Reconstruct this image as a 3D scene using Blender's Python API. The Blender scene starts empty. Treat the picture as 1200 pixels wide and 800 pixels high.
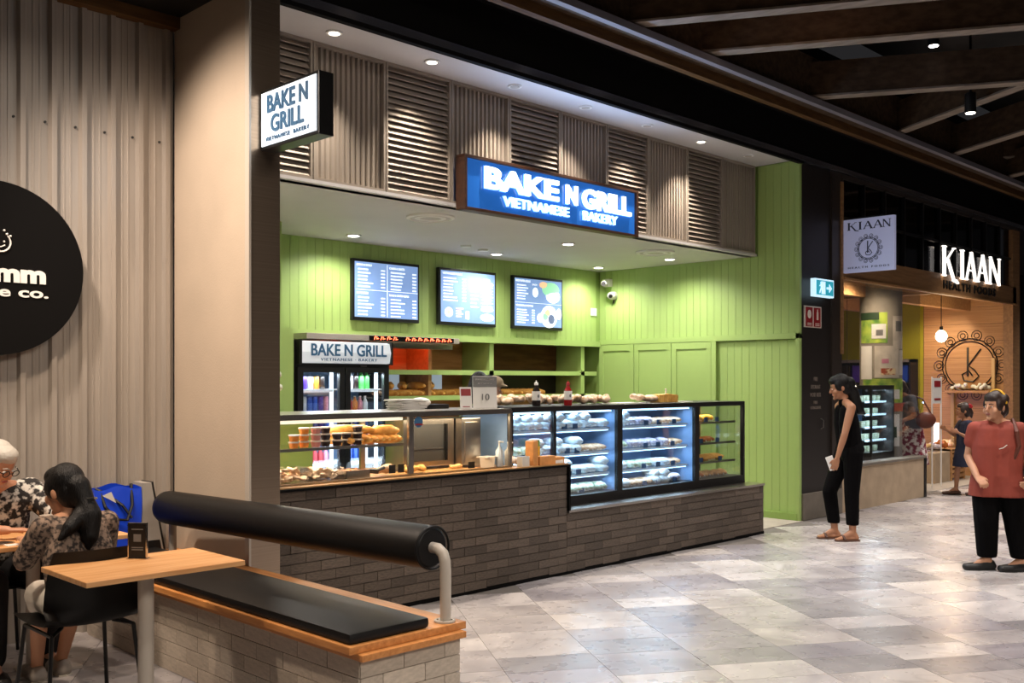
import bpy, bmesh, math, random, time
T0 = time.time()
from mathutils import Vector, Matrix, Euler
S = bpy.context.scene
C = S.collection
R = math.radians
PI = math.pi
V = Vector
random.seed(7)

# ------------------------------------------------------------------ camera
cd = bpy.data.cameras.new('camera'); cam = bpy.data.objects.new('camera', cd); C.objects.link(cam)
cam.location = (0, 0, 1.58); cam.rotation_euler = (R(90), 0, R(-45))
cd.lens = 35; cd.sensor_width = 36; cd.shift_y = 46/1200; cd.clip_start = .05; cd.clip_end = 200
S.camera = cam
# ------------------------------------------------------------------ world, exposure
w = bpy.data.worlds.new('world'); S.world = w; w.use_nodes = True
w.node_tree.nodes['Background'].inputs[0].default_value = (.72, .70, .74, 1)
w.node_tree.nodes['Background'].inputs[1].default_value = .02
S.view_settings.view_transform = 'Standard'; S.view_settings.look = 'None'
S.view_settings.gamma = 1; S.view_settings.use_curve_mapping = False
S.view_settings.exposure = 0.25

def light(kind, name, loc, energy, col=(1, .9, .78), size=.1, rot=(0, 0, 0), cone=100, blend=.6, size_y=None):
    d = bpy.data.lights.new(name, kind); d.energy = energy; d.color = col
    if kind == 'AREA':
        d.size = size
        if size_y: d.shape = 'RECTANGLE'; d.size_y = size_y
    else: d.shadow_soft_size = size
    if kind == 'SPOT': d.spot_size = R(cone); d.spot_blend = blend
    o = bpy.data.objects.new(name, d); o.location = loc; o.rotation_euler = [R(a) for a in rot]
    C.objects.link(o); return o
WARM = (1, .80, .58); NEUT = (1, .93, .84); COOL = (.72, .85, 1)
# mall concourse ceiling lamps (high, out of the frame)
for x, y, z, e in ((1.5, 1.5, 4.95, 60), (5.0, 1.2, 4.95, 100), (4.8, 3.2, 4.95, 100), (8.0, 1.6, 4.95, 110), (7.3, 3.9, 4.95, 130), (10.9, 2.9, 4.4, 110),
                (10.45, 3.86, 4.27, 60), (10.0, 4.05, 4.88, 80), (14.0, 3.2, 4.4, 150), (14.6, 4.4, 4.4, 100), (18.5, 4.5, 4.4, 130), (10.5, .6, 4.95, 60)):
    light('SPOT', 'mall_downlight_lamp', (x, y, z), e*3.5, (1, .92, .86), .06, cone=92, blend=.9)
light('AREA', 'mall_fill_lamp', (2.5, -3.5, 5.2), 420, (1, .88, .76), 4, (35, 0, -20), size_y=2)  # added unseen area light, fills the concourse
# seating nook lamps
light('SPOT', 'nook_lamp', (1.2, 4.5, 3.9), 230, (1, .79, .60), .08, (6, 0, -6), cone=120, blend=.8)
light('SPOT', 'nook_lamp', (.3, 5.3, 3.9), 190, (1, .82, .64), .08, (18, 0, 0), cone=100, blend=.8)
light('SPOT', 'nook_lamp', (1.5, 5.5, 3.95), 330, (1, .82, .68), .08, (0, -42, 0), cone=85, blend=.8)  # added unseen spot, aimed to brighten the pale side wall
light('SPOT', 'nook_lamp', (2.2, 5.0, 3.9), 110, (1, .80, .62), .08, (0, 0, 0), cone=110, blend=.8)
# soffit downlights over the louvred band
SOFFIT = [(4.14+.917*i, 5.94, 4.085) for i in range(7)]
for i, p in enumerate(SOFFIT):
    if i != 6: light('SPOT', 'soffit_lamp', (p[0], p[1], 4.055), (120, 130, 125, 110, 115, 170, 90)[i], (1, .87, .72), .02, (4, 0, 0), cone=84, blend=.9)
# bakery ceiling downlights
BAK = [(5.89, 8.12), (7.9, 8.15), (7.86, 7.02), (9.76, 8.2), (9.69, 7.04)]
for x, y in BAK: light('SPOT', 'bakery_lamp', (x, y, 3.005), 95, (1, .95, .88), .05, cone=155, blend=.8)
for x, y in ((5.72, 6.74), (9.06, 6.78)): light('SPOT', 'bakery_lamp', (x, y, 2.995), 65, (1, .93, .84), .15, cone=160, blend=.7)
light('SPOT', 'bakery_lamp', (4.3, 6.9, 3.0), 70, (1, .93, .84), .1, cone=150, blend=.7)
# health food shop lamps
for x, y, e in ((14.2, 7.2, 90), (16.2, 6.6, 90), (12.2, 6.9, 100), (12.7, 6.0, 70)): light('SPOT', 'health_shop_lamp', (x, y, 2.95), e, (1, .80, .58), .08, cone=150)  # last spot added unseen to brighten the round column
light('POINT', 'fairy_glow_lamp', (15.8, 6.9, .95), 14, (.42, .25, 1), .06)

# ------------------------------------------------------------------ materials
def lin(h):
    h = h.lstrip('#'); v = [int(h[i:i+2], 16)/255 for i in (0, 2, 4)]
    return tuple(c/12.92 if c <= .04045 else ((c+.055)/1.055)**2.4 for c in v)
MATS = {}
def mat(name, col, rough=.5, metal=0, var=0, scale=6, bump=0, bscale=60, st=(1, 1, 1), rnd=0, emit=0, col2=None, world=False, detail=4, spec=.5, thr=None, coat=0, alpha=1, sss=0):
    if name in MATS: return MATS[name]
    m = bpy.data.materials.new(name); m.use_nodes = True; nt = m.node_tree; N = nt.nodes; L = nt.links
    b = N['Principled BSDF']
    if isinstance(col, str): col = lin(col)
    if isinstance(col2, str): col2 = lin(col2)
    b.inputs['Base Color'].default_value = (*col, 1); b.inputs['Roughness'].default_value = rough
    b.inputs['Metallic'].default_value = metal; b.inputs['Specular IOR Level'].default_value = spec
    b.inputs['Coat Weight'].default_value = coat; b.inputs['Coat Roughness'].default_value = .1
    b.inputs['Alpha'].default_value = alpha
    m.diffuse_color = (*col, 1)
    src = None
    if var or col2 or bump:
        if world: tc = N.new('ShaderNodeNewGeometry').outputs['Position']
        else: tc = N.new('ShaderNodeTexCoord').outputs['Object']
        mp = N.new('ShaderNodeMapping'); mp.inputs['Scale'].default_value = st; L.new(tc, mp.inputs['Vector'])
    if var or col2:
        n = N.new('ShaderNodeTexNoise'); n.inputs['Scale'].default_value = scale; n.inputs['Detail'].default_value = detail
        L.new(mp.outputs[0], n.inputs['Vector'])
        r = N.new('ShaderNodeValToRGB'); L.new(n.outputs['Fac'], r.inputs['Fac'])
        lo, hi = thr or (.3, .7)
        r.color_ramp.elements[0].position = lo; r.color_ramp.elements[1].position = hi
        a = tuple(c*(1-var) for c in col); c2 = col2 or tuple(min(1, c*(1+var)) for c in col)
        r.color_ramp.elements[0].color = (*a, 1); r.color_ramp.elements[1].color = (*c2, 1)
        src = r.outputs['Color']
    if rnd:
        oi = N.new('ShaderNodeObjectInfo'); g = N.new('ShaderNodeNewGeometry')
        ad = N.new('ShaderNodeMath'); ad.operation = 'ADD'; L.new(oi.outputs['Random'], ad.inputs[0]); L.new(g.outputs['Random Per Island'], ad.inputs[1])
        fr = N.new('ShaderNodeMath'); fr.operation = 'FRACT'; L.new(ad.outputs[0], fr.inputs[0])
        mr = N.new('ShaderNodeMapRange'); mr.inputs['To Min'].default_value = 1-rnd; mr.inputs['To Max'].default_value = 1+rnd
        L.new(fr.outputs[0], mr.inputs['Value'])
        mx = N.new('ShaderNodeVectorMath'); mx.operation = 'SCALE'
        if src: L.new(src, mx.inputs[0])
        else: mx.inputs[0].default_value = col
        L.new(mr.outputs[0], mx.inputs['Scale']); src = mx.outputs[0]
    if src: L.new(src, b.inputs['Base Color'])
    if bump:
        n2 = N.new('ShaderNodeTexNoise'); n2.inputs['Scale'].default_value = bscale; n2.inputs['Detail'].default_value = 3
        L.new(mp.outputs[0], n2.inputs['Vector'])
        bp = N.new('ShaderNodeBump'); bp.inputs['Strength'].default_value = bump; bp.inputs['Distance'].default_value = .01
        L.new(n2.outputs['Fac'], bp.inputs['Height']); L.new(bp.outputs[0], b.inputs['Normal'])
    if emit:
        b.inputs['Emission Color'].default_value = (*col, 1); b.inputs['Emission Strength'].default_value = emit
    MATS[name] = m; return m
def glass(name, tint=(1, 1, 1), refl=.06, fac=.5):
    m = bpy.data.materials.new(name); m.use_nodes = True; nt = m.node_tree; N = nt.nodes; L = nt.links
    N.remove(N['Principled BSDF']); out = N['Material Output']
    t = N.new('ShaderNodeBsdfTransparent'); t.inputs[0].default_value = (*tint, 1)
    g = N.new('ShaderNodeBsdfGlossy'); g.inputs['Roughness'].default_value = .03
    f = N.new('ShaderNodeLayerWeight'); f.inputs[0].default_value = .25
    ml = N.new('ShaderNodeMath'); ml.operation = 'MULTIPLY_ADD'; ml.inputs[1].default_value = fac; ml.inputs[2].default_value = refl
    L.new(f.outputs['Facing'], ml.inputs[0])
    mx = N.new('ShaderNodeMixShader'); L.new(ml.outputs[0], mx.inputs[0]); L.new(t.outputs[0], mx.inputs[1]); L.new(g.outputs[0], mx.inputs[2])
    L.new(mx.outputs[0], out.inputs[0]); MATS[name] = m; return m

def marble():
    m = bpy.data.materials.new('marble'); m.use_nodes = True; nt = m.node_tree; N = nt.nodes; L = nt.links; b = N['Principled BSDF']
    g = N.new('ShaderNodeNewGeometry'); oi = N.new('ShaderNodeObjectInfo')
    ad = N.new('ShaderNodeMath'); ad.operation = 'ADD'; L.new(oi.outputs['Random'], ad.inputs[0]); L.new(g.outputs['Random Per Island'], ad.inputs[1])
    fr = N.new('ShaderNodeMath'); fr.operation = 'FRACT'; L.new(ad.outputs[0], fr.inputs[0])
    off = N.new('ShaderNodeVectorMath'); off.operation = 'SCALE'; off.inputs[0].default_value = (37, 17, 53); L.new(fr.outputs[0], off.inputs['Scale'])
    pos = N.new('ShaderNodeVectorMath'); pos.operation = 'ADD'; L.new(g.outputs['Position'], pos.inputs[0]); L.new(off.outputs[0], pos.inputs[1])
    base = N.new('ShaderNodeValToRGB'); L.new(fr.outputs[0], base.inputs['Fac']); base.color_ramp.interpolation = 'CONSTANT'
    cols = ['#beb9b8', '#aaa6a8', '#c8c3c0', '#a39fa1', '#b7b2b0', '#a19da1', '#c3bdb9', '#9c999a', '#b0abaa']
    e = base.color_ramp.elements
    while len(e) < len(cols): e.new(.5)
    for i, c in enumerate(cols): e[i].position = i/len(cols); e[i].color = (*lin(c), 1)
    n = N.new('ShaderNodeTexNoise'); n.inputs['Scale'].default_value = 1.7; n.inputs['Detail'].default_value = 6; n.inputs['Roughness'].default_value = .58; n.inputs['Distortion'].default_value = .8
    L.new(pos.outputs[0], n.inputs['Vector'])
    r = N.new('ShaderNodeValToRGB'); L.new(n.outputs['Fac'], r.inputs['Fac'])
    r.color_ramp.elements[0].position = .34; r.color_ramp.elements[0].color = (.64, .63, .65, 1); r.color_ramp.elements[1].position = .62; r.color_ramp.elements[1].color = (1.04, 1.03, 1.02, 1)
    mu = N.new('ShaderNodeMix'); mu.data_type = 'RGBA'; mu.blend_type = 'MULTIPLY'; mu.inputs['Factor'].default_value = 1
    L.new(base.outputs['Color'], mu.inputs[6]); L.new(r.outputs['Color'], mu.inputs[7])
    # thin veins
    n3 = N.new('ShaderNodeTexNoise'); n3.inputs['Scale'].default_value = .9; n3.inputs['Detail'].default_value = 3; n3.inputs['Roughness'].default_value = .45; n3.inputs['Distortion'].default_value = 1.0
    L.new(pos.outputs[0], n3.inputs['Vector'])
    v = N.new('ShaderNodeValToRGB'); L.new(n3.outputs['Fac'], v.inputs['Fac'])
    ve = v.color_ramp.elements; ve[0].position = .492; ve[0].color = (1, 1, 1, 1); ve[1].position = .5; ve[1].color = (.5, .48, .48, 1); q = ve.new(.510); q.color = (1, 1, 1, 1)
    mu2 = N.new('ShaderNodeMix'); mu2.data_type = 'RGBA'; mu2.blend_type = 'MULTIPLY'; mu2.inputs['Factor'].default_value = .45
    L.new(mu.outputs[2], mu2.inputs[6]); L.new(v.outputs['Color'], mu2.inputs[7])
    L.new(mu2.outputs[2], b.inputs['Base Color']); b.inputs['Roughness'].default_value = .27
    n4 = N.new('ShaderNodeTexNoise'); n4.inputs['Scale'].default_value = 9; L.new(g.outputs['Position'], n4.inputs['Vector'])
    mr = N.new('ShaderNodeMapRange'); mr.inputs['To Min'].default_value = .2; mr.inputs['To Max'].default_value = .38; L.new(n4.outputs['Fac'], mr.inputs['Value']); L.new(mr.outputs[0], b.inputs['Roughness'])
    MATS['marble'] = m; return m
def wood(name, c1, c2, rough=.5, st=(1, 12, 12), scale=3, rnd=.1, spec=.5):
    return mat(name, c1, rough, var=.001, col2=c2, scale=scale, st=st, bump=.15, bscale=12, rnd=rnd, detail=6, thr=(.35, .65), spec=spec)

marble()
mat('grout', '#6f6a66', .8)
mat('concrete_floor', '#a59c92', .6, var=.1)
mat('green', '#9bb568', .5, var=.03, scale=3, rnd=.025)
mat('green_dark', '#84a052', .55)
mat('white_ceiling', '#c2bfc0', .65, var=.05, scale=1.5)
mat('black', '#0d0c0c', .45); mat('matte_black', '#080707', .8, spec=.12); mat('black_metal', '#111112', .35, .3)
mat('gloss_strip', '#6d6f78', .18, .8)
mat('black_plastic', '#121212', .4, bump=.05, bscale=300)
mat('leather', '#0a0909', .46, bump=.12, bscale=180, spec=.32)
mat('steel', '#b9b2aa', .28, 1, var=.08, scale=4, st=(60, 60, 1))
mat('pillar_steel', '#a89582', .28, .9, var=.12, scale=3, st=(.2, .2, 30))
mat('cream_metal', '#b5aca0', .4); mat('chrome', '#c9c4bc', .15, 1)
mat('pink_wall', '#b5a592', .75, var=.05, scale=2.5, bump=.1, bscale=90)
mat('corrugated', '#a39a90', .38, .25, var=.12, scale=2.2, st=(9, 1, .5))
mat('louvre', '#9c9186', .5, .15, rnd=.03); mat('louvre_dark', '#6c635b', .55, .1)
mat('brick_dark', '#61554b', .85, var=.35, scale=9, bump=.7, bscale=45, rnd=.28, st=(1, 1, 2.5))
mat('mortar_dark', '#463d36', .95)
mat('brick_white', '#b9ad9e', .85, var=.14, scale=7, bump=.35, bscale=40, rnd=.08)
mat('mortar_white', '#ada294', .95)
wood('oak', '#c98f58', '#dba873', .42, (1.2, 14, 14), rnd=.04)
wood('oak_y', '#c0875090'[:7], '#d7a06a', .42, (14, 1.2, 14), rnd=.04)
wood('bench_wood', '#b3733a', '#cc8c4f', .45, (14, 1.2, 14), rnd=.04)
wood('beam_wood', '#3a2a1c', '#4d3a29', .75, (6, 1, 6), rnd=.1, spec=.2)
wood('beam_brown', '#4a3118', '#5e4222', .7, (1, 8, 8), rnd=.05, spec=.2)
wood('sign_frame', '#3b2418', '#4c2f20', .5, (1, 9, 9), rnd=.04)
wood('kiaan_wood', '#a6794c', '#bb8e5e', .55, (9, 1, 9), rnd=.12)
wood('kiaan_fascia', '#7d5a38', '#926c46', .55, (1, 9, 9), rnd=.05)
wood('shelf_wood', '#a77b4a', '#ba8e5a', .5, (1, 9, 9), rnd=.06)
mat('yellow_wall', '#9c9418', .7); wood('lit_underside', '#6f6152', '#85766a', .7, (6, 1, 6), rnd=.05)
mat('batten_grey', '#77737a', .5)
mat('beige_stone', '#a8937a', .75, var=.12, scale=6, bump=.15)
mat('concrete', '#8a8276', .75, var=.18, scale=4, bump=.2)
mat('dark_panel', '#1d1714', .5); mat('dark_panel_edge', '#2c241f', .5)
mat('skirting_stone', '#6f675d', .7, var=.15)
mat('white', '#e4e2de', .5); mat('offwhite', '#cfc8bc', .6); mat('grey', '#6d6c6a', .5); mat('dark_grey', '#2a2a2a', .6)
mat('navy_letters', '#2f5f86', .5); mat('sign_white_lit', '#dfeaf2', .4, emit=.62); mat('fridge_header_lit', '#cfd4da', .4, emit=.35)
mat('neon_white', (.80, .91, 1), .4, emit=1.5); mat('neon_small', (.45, .74, 1), .4, emit=1.6); mat('neon_edge', (.10, .35, 1), .4, emit=.9)
mat('sign_blue', '#2462b4', .25, spec=.6, coat=.6, emit=.55)
mat('screen', (.17, .27, .50), .2, emit=.95, var=.1, scale=4); mat('screen_text', (.85, .92, 1), .3, emit=.95)
mat('screen_pink', (1, .55, .55), .3, emit=.7); mat('screen_green', (.35, .8, .5), .3, emit=.6); mat('screen_orange', (1, .6, .35), .3, emit=.7); mat('screen_dark', (.12, .16, .3), .3, emit=.5)
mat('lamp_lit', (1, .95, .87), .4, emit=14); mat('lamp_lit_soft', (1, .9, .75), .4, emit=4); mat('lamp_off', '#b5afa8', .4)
mat('strip_warm', (1, .86, .66), .4, emit=1.0); mat('steel_soft', '#c4bab0', .42, .35); mat('glow_panel', '#a9bccb', .4, emit=.45)
mat('led_cool', (.7, .87, 1), .4, emit=2.0); mat('led_case', (.5, .75, 1), .4, emit=2.4)
mat('red_reflection_glow', (1, .10, .04), .4, emit=7)
mat('kiaan_letter', (1, .93, .86), .4, emit=1.1); mat('bulb', (1, .85, .6), .4, emit=7); mat('purple_glow', (.3, .45, 1), .4, emit=6)
mat('case_inner', '#7f9dc6', .45); mat('price_blue', '#2c4a70', .5); mat('case_shelf', '#b9c6d2', .3)
glass('glass'); glass('glass_front', (.97, .985, .99), .03); glass('glass_dark', (.55, .55, .58), .03, .12)
mat('bread', '#d9963a', .6, var=.25, scale=14, bump=.2, bscale=40, col2='#f0c069', rnd=.08)
mat('bread_pale', '#d9a767', .65, var=.2, scale=20, bump=.3)
mat('wrap_white', '#cdd6dc', .35, var=.2, scale=40, bump=.4, bscale=90)
mat('wrap_green', '#9cb07a', .4, var=.3, scale=40, bump=.4, bscale=90, col2='#d8e0cf')
mat('wrap_purple', '#8c7d9c', .4, var=.3, scale=50, bump=.4, bscale=90, col2='#dcd6de')
mat('wrap_orange', '#c98d5c', .4, var=.3, scale=40, bump=.3, bscale=90, col2='#e2c7a6')
mat('pastry_yellow', '#d9a51d', .5, var=.2, scale=20, bump=.2); mat('pastry_brown', '#a35d25', .5, var=.3, scale=30, bump=.3)
mat('bag_clear', '#d3a06c', .35, var=.3, scale=26, bump=.9, bscale=40, col2='#ecd6be')
mat('bag_white', '#d5d1ca', .4, bump=.8, bscale=25)
mat('cardboard', '#c98a4d', .6, var=.15, scale=20)
mat('sauce_orange', '#d9822b', .3); mat('sauce_pink', '#c8837a', .3); mat('sauce_dark', '#2b1714', .3); mat('lid', '#d9cfc6', .3)
mat('label_white', '#dcd9d4', .5); mat('bottle_red', '#8f1216', .25); mat('bottle_dark', '#1c1210', .25)
mat('can_blue', '#2b4fa8', .25, .3, rnd=.4); mat('can_pink', '#c07a90', .3, .3, rnd=.2); mat('can_red', '#a0242d', .3, .2, rnd=.2); mat('can_green', '#3b9a3d', .3, 0, rnd=.2)
mat('can_white', '#c9cfd6', .3, .1, rnd=.1); mat('can_purple', '#4c3390', .3, .2)
mat('skin_light', '#c08a6c', .5); mat('skin_asian', '#c38e6d', .5); mat('skin_tan', '#a97657', .5); mat('lips', '#9c5148', .5)
mat('hair_black', '#070505', .42, spec=.3, bump=.5, bscale=30, st=(8, 8, 1)); mat('hair_white', '#b9b4ac', .6, bump=.5, bscale=60); mat('hair_brown', '#2c1b14', .5, bump=.4, bscale=60, var=.3, scale=10)
mat('eye_white', '#ddd6cf', .3); mat('iris', '#1a100b', .2)
mat('cloth_black', '#060506', .9, spec=.1, bump=.2, bscale=25); mat('cloth_rust', '#8c3b2c', .8, bump=.25, bscale=18, var=.15, scale=6)
mat('cloth_navy', '#131c38', .8, bump=.2, bscale=30)
mat('cloth_print', '#8a7464', .85, col2='#2c231f', scale=45, thr=(.42, .58), bump=.2, bscale=30)
mat('shirt_print', '#c9c5bd', .85, col2='#1d1a1a', scale=30, thr=(.4, .52), bump=.2, bscale=30)
mat('cloth_check', '#c8c2ba', .85, col2='#332d2c', scale=70, thr=(.45, .55))
mat('cloth_grey', '#5f6068', .85); mat('floral', '#d8d0cc', .8, col2='#7a1f33', scale=16, thr=(.44, .54)); mat('jeans_dark', '#17161a', .8, var=.3, scale=5)
mat('shoe_black', '#0c0b0c', .5); mat('shoe_pale', '#a39a90', .6); mat('sandal', '#5c4034', .5); mat('leather_brown', '#5d2c1d', .5); mat('beige_cap', '#b09a7c', .8)
mat('bag_blue', '#1440c8', .35, bump=.35, bscale=10); mat('bag_grey', '#9c968f', .5, bump=.3, bscale=12)
mat('exit_teal', (.02, .25, .33), .3, emit=.9); mat('exit_white', (.6, .85, 1), .3, emit=.75); mat('sign_red', '#8c1a20', .5); mat('faint_text', '#766b62', .5)
mat('kiaan_sign', '#aeb1d2', .5, emit=.22); mat('kiaan_ink', '#2b2d45', .5)
mat('poster_green', '#5f9a3f', .5, var=.3, scale=7, col2='#b7c94d'); mat('poster_pale', '#bdb4a8', .5, var=.15, scale=9); mat('poster_mix', '#b8502b', .5, var=.4, scale=14, col2='#d9c39c', thr=(.45, .55))
mat('poster_yellow', '#c29a35', .5, var=.2, scale=9, col2='#a8523a', thr=(.4, .5)); mat('leaf', '#20391c', .6); mat('leaf_light', '#4a7a33', .6)
mat('bauble', '#e8ddd0', .3, emit=.3); mat('flower', '#d9dccd', .7); mat('flower_red', '#a5101c', .6)
mat('wicker', '#c0a06c', .7, bump=.4, bscale=40)

# ------------------------------------------------------------------ mesh helpers
WL = {}
TS = bpy.data.scenes.new('work')
def baked(o):
    TS.view_layers[0].update(); dg = TS.view_layers[0].depsgraph; dg.update()
    return bpy.data.meshes.new_from_object(o.evaluated_get(dg))
class MB:
    def __init__(s): s.bm = bmesh.new()
    def _faces(s, vs, fs): return [s.bm.faces.new([vs[i] for i in f]) for f in fs]
    def box(s, x0, x1, y0, y1, z0, z1, M=None):
        vs = [s.bm.verts.new((M @ V((x, y, z))) if M else (x, y, z)) for x in (x0, x1) for y in (y0, y1) for z in (z0, z1)]
        s._faces(vs, ((0, 1, 3, 2), (4, 6, 7, 5), (0, 4, 5, 1), (2, 3, 7, 6), (0, 2, 6, 4), (1, 5, 7, 3))); return s
    def cyl(s, p0, p1, r0, r1=None, n=12, caps=True):
        p0, p1 = V(p0), V(p1); r1 = r0 if r1 is None else r1
        d = (p1-p0).normalized(); a = d.orthogonal().normalized(); b = d.cross(a)
        r = [[s.bm.verts.new(p+(a*math.cos(2*PI*i/n)+b*math.sin(2*PI*i/n))*q) for i in range(n)] for p, q in ((p0, r0), (p1, r1))]
        for i in range(n): s.bm.faces.new((r[0][i], r[0][(i+1) % n], r[1][(i+1) % n], r[1][i]))
        if caps: s.bm.faces.new(r[0][::-1]); s.bm.faces.new(r[1])
        return s
    def tube(s, pts, r, n=8, closed=False):
        pts = [V(p) for p in pts]; rs = r if isinstance(r, (list, tuple)) else [r]*len(pts); rings = []; k = len(pts)
        a = None
        for i, p in enumerate(pts):
            if closed: d = (pts[(i+1) % k]-pts[i-1]).normalized()
            else: d = (pts[min(i+1, k-1)]-pts[max(i-1, 0)]).normalized()
            a = d.orthogonal() if a is None else a-d*a.dot(d)
            if a.length < 1e-6: a = d.orthogonal()
            a.normalize(); b = d.cross(a)
            rings.append([s.bm.verts.new(p+(a*math.cos(2*PI*j/n)+b*math.sin(2*PI*j/n))*rs[i]) for j in range(n)])
        for i in range(k if closed else k-1):
            q, t = rings[i], rings[(i+1) % k]
            for j in range(n): s.bm.faces.new((q[j], q[(j+1) % n], t[(j+1) % n], t[j]))
        if not closed: s.bm.faces.new(rings[0][::-1]); s.bm.faces.new(rings[-1])
        return s
    def lathe(s, prof, c=(0, 0, 0), n=16, M=None):
        c = V(c); rings = []
        for r, z in prof:
            vs = []
            for j in range(n):
                p = V((r*math.cos(2*PI*j/n), r*math.sin(2*PI*j/n), z))
                if M: p = M @ p
                vs.append(s.bm.verts.new(c+p))
            rings.append(vs)
        for q, t in zip(rings, rings[1:]):
            for j in range(n): s.bm.faces.new((q[j], q[(j+1) % n], t[(j+1) % n], t[j]))
        s.bm.faces.new(rings[0][::-1]); s.bm.faces.new(rings[-1]); return s
    def ell(s, c, r, M=None, u=12, v=8):
        c = V(c); r = r if hasattr(r, '__len__') else (r, r, r)
        T = Matrix.Translation(c) @ (M.to_4x4() if M else Matrix()) @ Matrix.Diagonal((*r, 1))
        top = s.bm.verts.new(T @ V((0, 0, 1))); bot = s.bm.verts.new(T @ V((0, 0, -1)))
        rg = [[s.bm.verts.new(T @ V((math.sin(PI*j/v)*math.cos(2*PI*i/u), math.sin(PI*j/v)*math.sin(2*PI*i/u), math.cos(PI*j/v)))) for i in range(u)] for j in range(1, v)]
        for i in range(u):
            k = (i+1) % u; s.bm.faces.new((top, rg[0][i], rg[0][k])); s.bm.faces.new((bot, rg[-1][k], rg[-1][i]))
            for q, t in zip(rg, rg[1:]): s.bm.faces.new((q[i], t[i], t[k], q[k]))
        return s
    def cap(s, p0, r0, p1, r1, n=14):
        s.ell(p0, r0, u=n, v=8); s.ell(p1, r1, u=n, v=8)
        if (V(p1)-V(p0)).length > 1e-4: s.cyl(p0, p1, r0, r1, n)
        return s
    def chain(s, pts):
        for (p, r), (q, t) in zip(pts, pts[1:]): s.cap(p, r, q, t)
        return s
    def loft(s, rings, n=20):   # rings: (cx, cy, cz, rx, ry)
        rr = []
        for cx, cy, cz, rx, ry in rings:
            rr.append([s.bm.verts.new((cx+rx*math.cos(2*PI*j/n), cy+ry*math.sin(2*PI*j/n), cz)) for j in range(n)])
        for q, t in zip(rr, rr[1:]):
            for j in range(n): s.bm.faces.new((q[j], q[(j+1) % n], t[(j+1) % n], t[j]))
        s.bm.faces.new(rr[0][::-1]); s.bm.faces.new(rr[-1]); return s
    def prism(s, pts, f):   # pts 2d polygon, f(u, v, t) -> xyz for t in 0,1
        a = [s.bm.verts.new(f(u, v, 0)) for u, v in pts]; b = [s.bm.verts.new(f(u, v, 1)) for u, v in pts]; k = len(pts)
        s.bm.faces.new(a[::-1]); s.bm.faces.new(b)
        for i in range(k): s.bm.faces.new((a[i], a[(i+1) % k], b[(i+1) % k], b[i]))
        return s
    def build(s, name, m, parent=None, bevel=0, smooth=False, keep=False):
        bm = s.bm
        bmesh.ops.recalc_face_normals(bm, faces=bm.faces)
        if bevel: bmesh.ops.bevel(bm, geom=list(bm.edges), offset=bevel, segments=2, affect='EDGES', profile=.6, clamp_overlap=True)
        me = bpy.data.meshes.new(name); o = bpy.data.objects.new(name, me)
        if parent is not None:
            off = WL.get(parent.name, V()); WL[o.name] = off
        elif keep: off = V(); WL[o.name] = off
        else:
            xs = [v.co.x for v in bm.verts]; ys = [v.co.y for v in bm.verts]; zs = [v.co.z for v in bm.verts]
            off = V(((min(xs)+max(xs))/2, (min(ys)+max(ys))/2, min(zs))); o.location = off; WL[o.name] = off
        bmesh.ops.translate(bm, verts=bm.verts, vec=-off)
        bm.to_mesh(me); bm.free()
        if smooth:
            for p in me.polygons: p.use_smooth = True
        me.materials.append(MATS[m] if isinstance(m, str) else m)
        C.objects.link(o)
        if parent is not None: o.parent = parent
        return o
def B(x0, x1, y0, y1, z0, z1): return MB().box(x0, x1, y0, y1, z0, z1)
def smooth(o, ang=35):
    me = o.data
    for p in me.polygons: p.use_smooth = True
    try: me.set_sharp_from_angle(angle=R(ang))
    except Exception: pass
    return o
def tag(o, label, cat, group=None, kind=None):
    o['label'] = label; o['category'] = cat
    if group: o['group'] = group
    if kind: o['kind'] = kind
    return o
def struct(o, label=None, cat=None):
    o['kind'] = 'structure'
    if label: o['label'] = label
    if cat: o['category'] = cat
    return o
def thing(name, label, cat, loc=(0, 0, 0), rotz=0, group=None):
    o = bpy.data.objects.new(name, None); o.empty_display_size = .1; C.objects.link(o)
    o.location = loc; o.rotation_euler = (0, 0, rotz); WL[o.name] = V(loc) if not rotz else V()
    return tag(o, label, cat, group)
def lthing(name, label, cat, loc=(0, 0, 0), rotz=0, group=None):   # parts modelled in local coordinates
    o = thing(name, label, cat, loc, rotz, group); WL[o.name] = V(); return o
def dup(root, loc, rotz=0, label=None, group=None):
    r = root.copy(); C.objects.link(r); r.location = loc; r.rotation_euler = (0, 0, rotz)
    if label: r['label'] = label
    if group: r['group'] = group
    for ch in list(root.children):
        c = ch.copy(); C.objects.link(c); c.parent = r
        for g in list(ch.children):
            d = g.copy(); C.objects.link(d); d.parent = c
    return r
def piece(name, src, parent, loc, rot=(0, 0, 0), scale=(1, 1, 1), m=None):   # shared-mesh piece
    o = bpy.data.objects.new(name, src); C.objects.link(o); o.parent = parent
    off = WL.get(parent.name, V()); o.location = V(loc)-off; o.rotation_euler = rot; o.scale = scale; WL[o.name] = off
    return o
def mesh_of(mb, m, bevel=0):
    bmesh.ops.recalc_face_normals(mb.bm, faces=mb.bm.faces)
    if bevel: bmesh.ops.bevel(mb.bm, geom=list(mb.bm.edges), offset=bevel, segments=1, affect='EDGES')
    me = bpy.data.meshes.new('piece'); mb.bm.to_mesh(me); mb.bm.free(); me.materials.append(MATS[m]); return me
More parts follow.
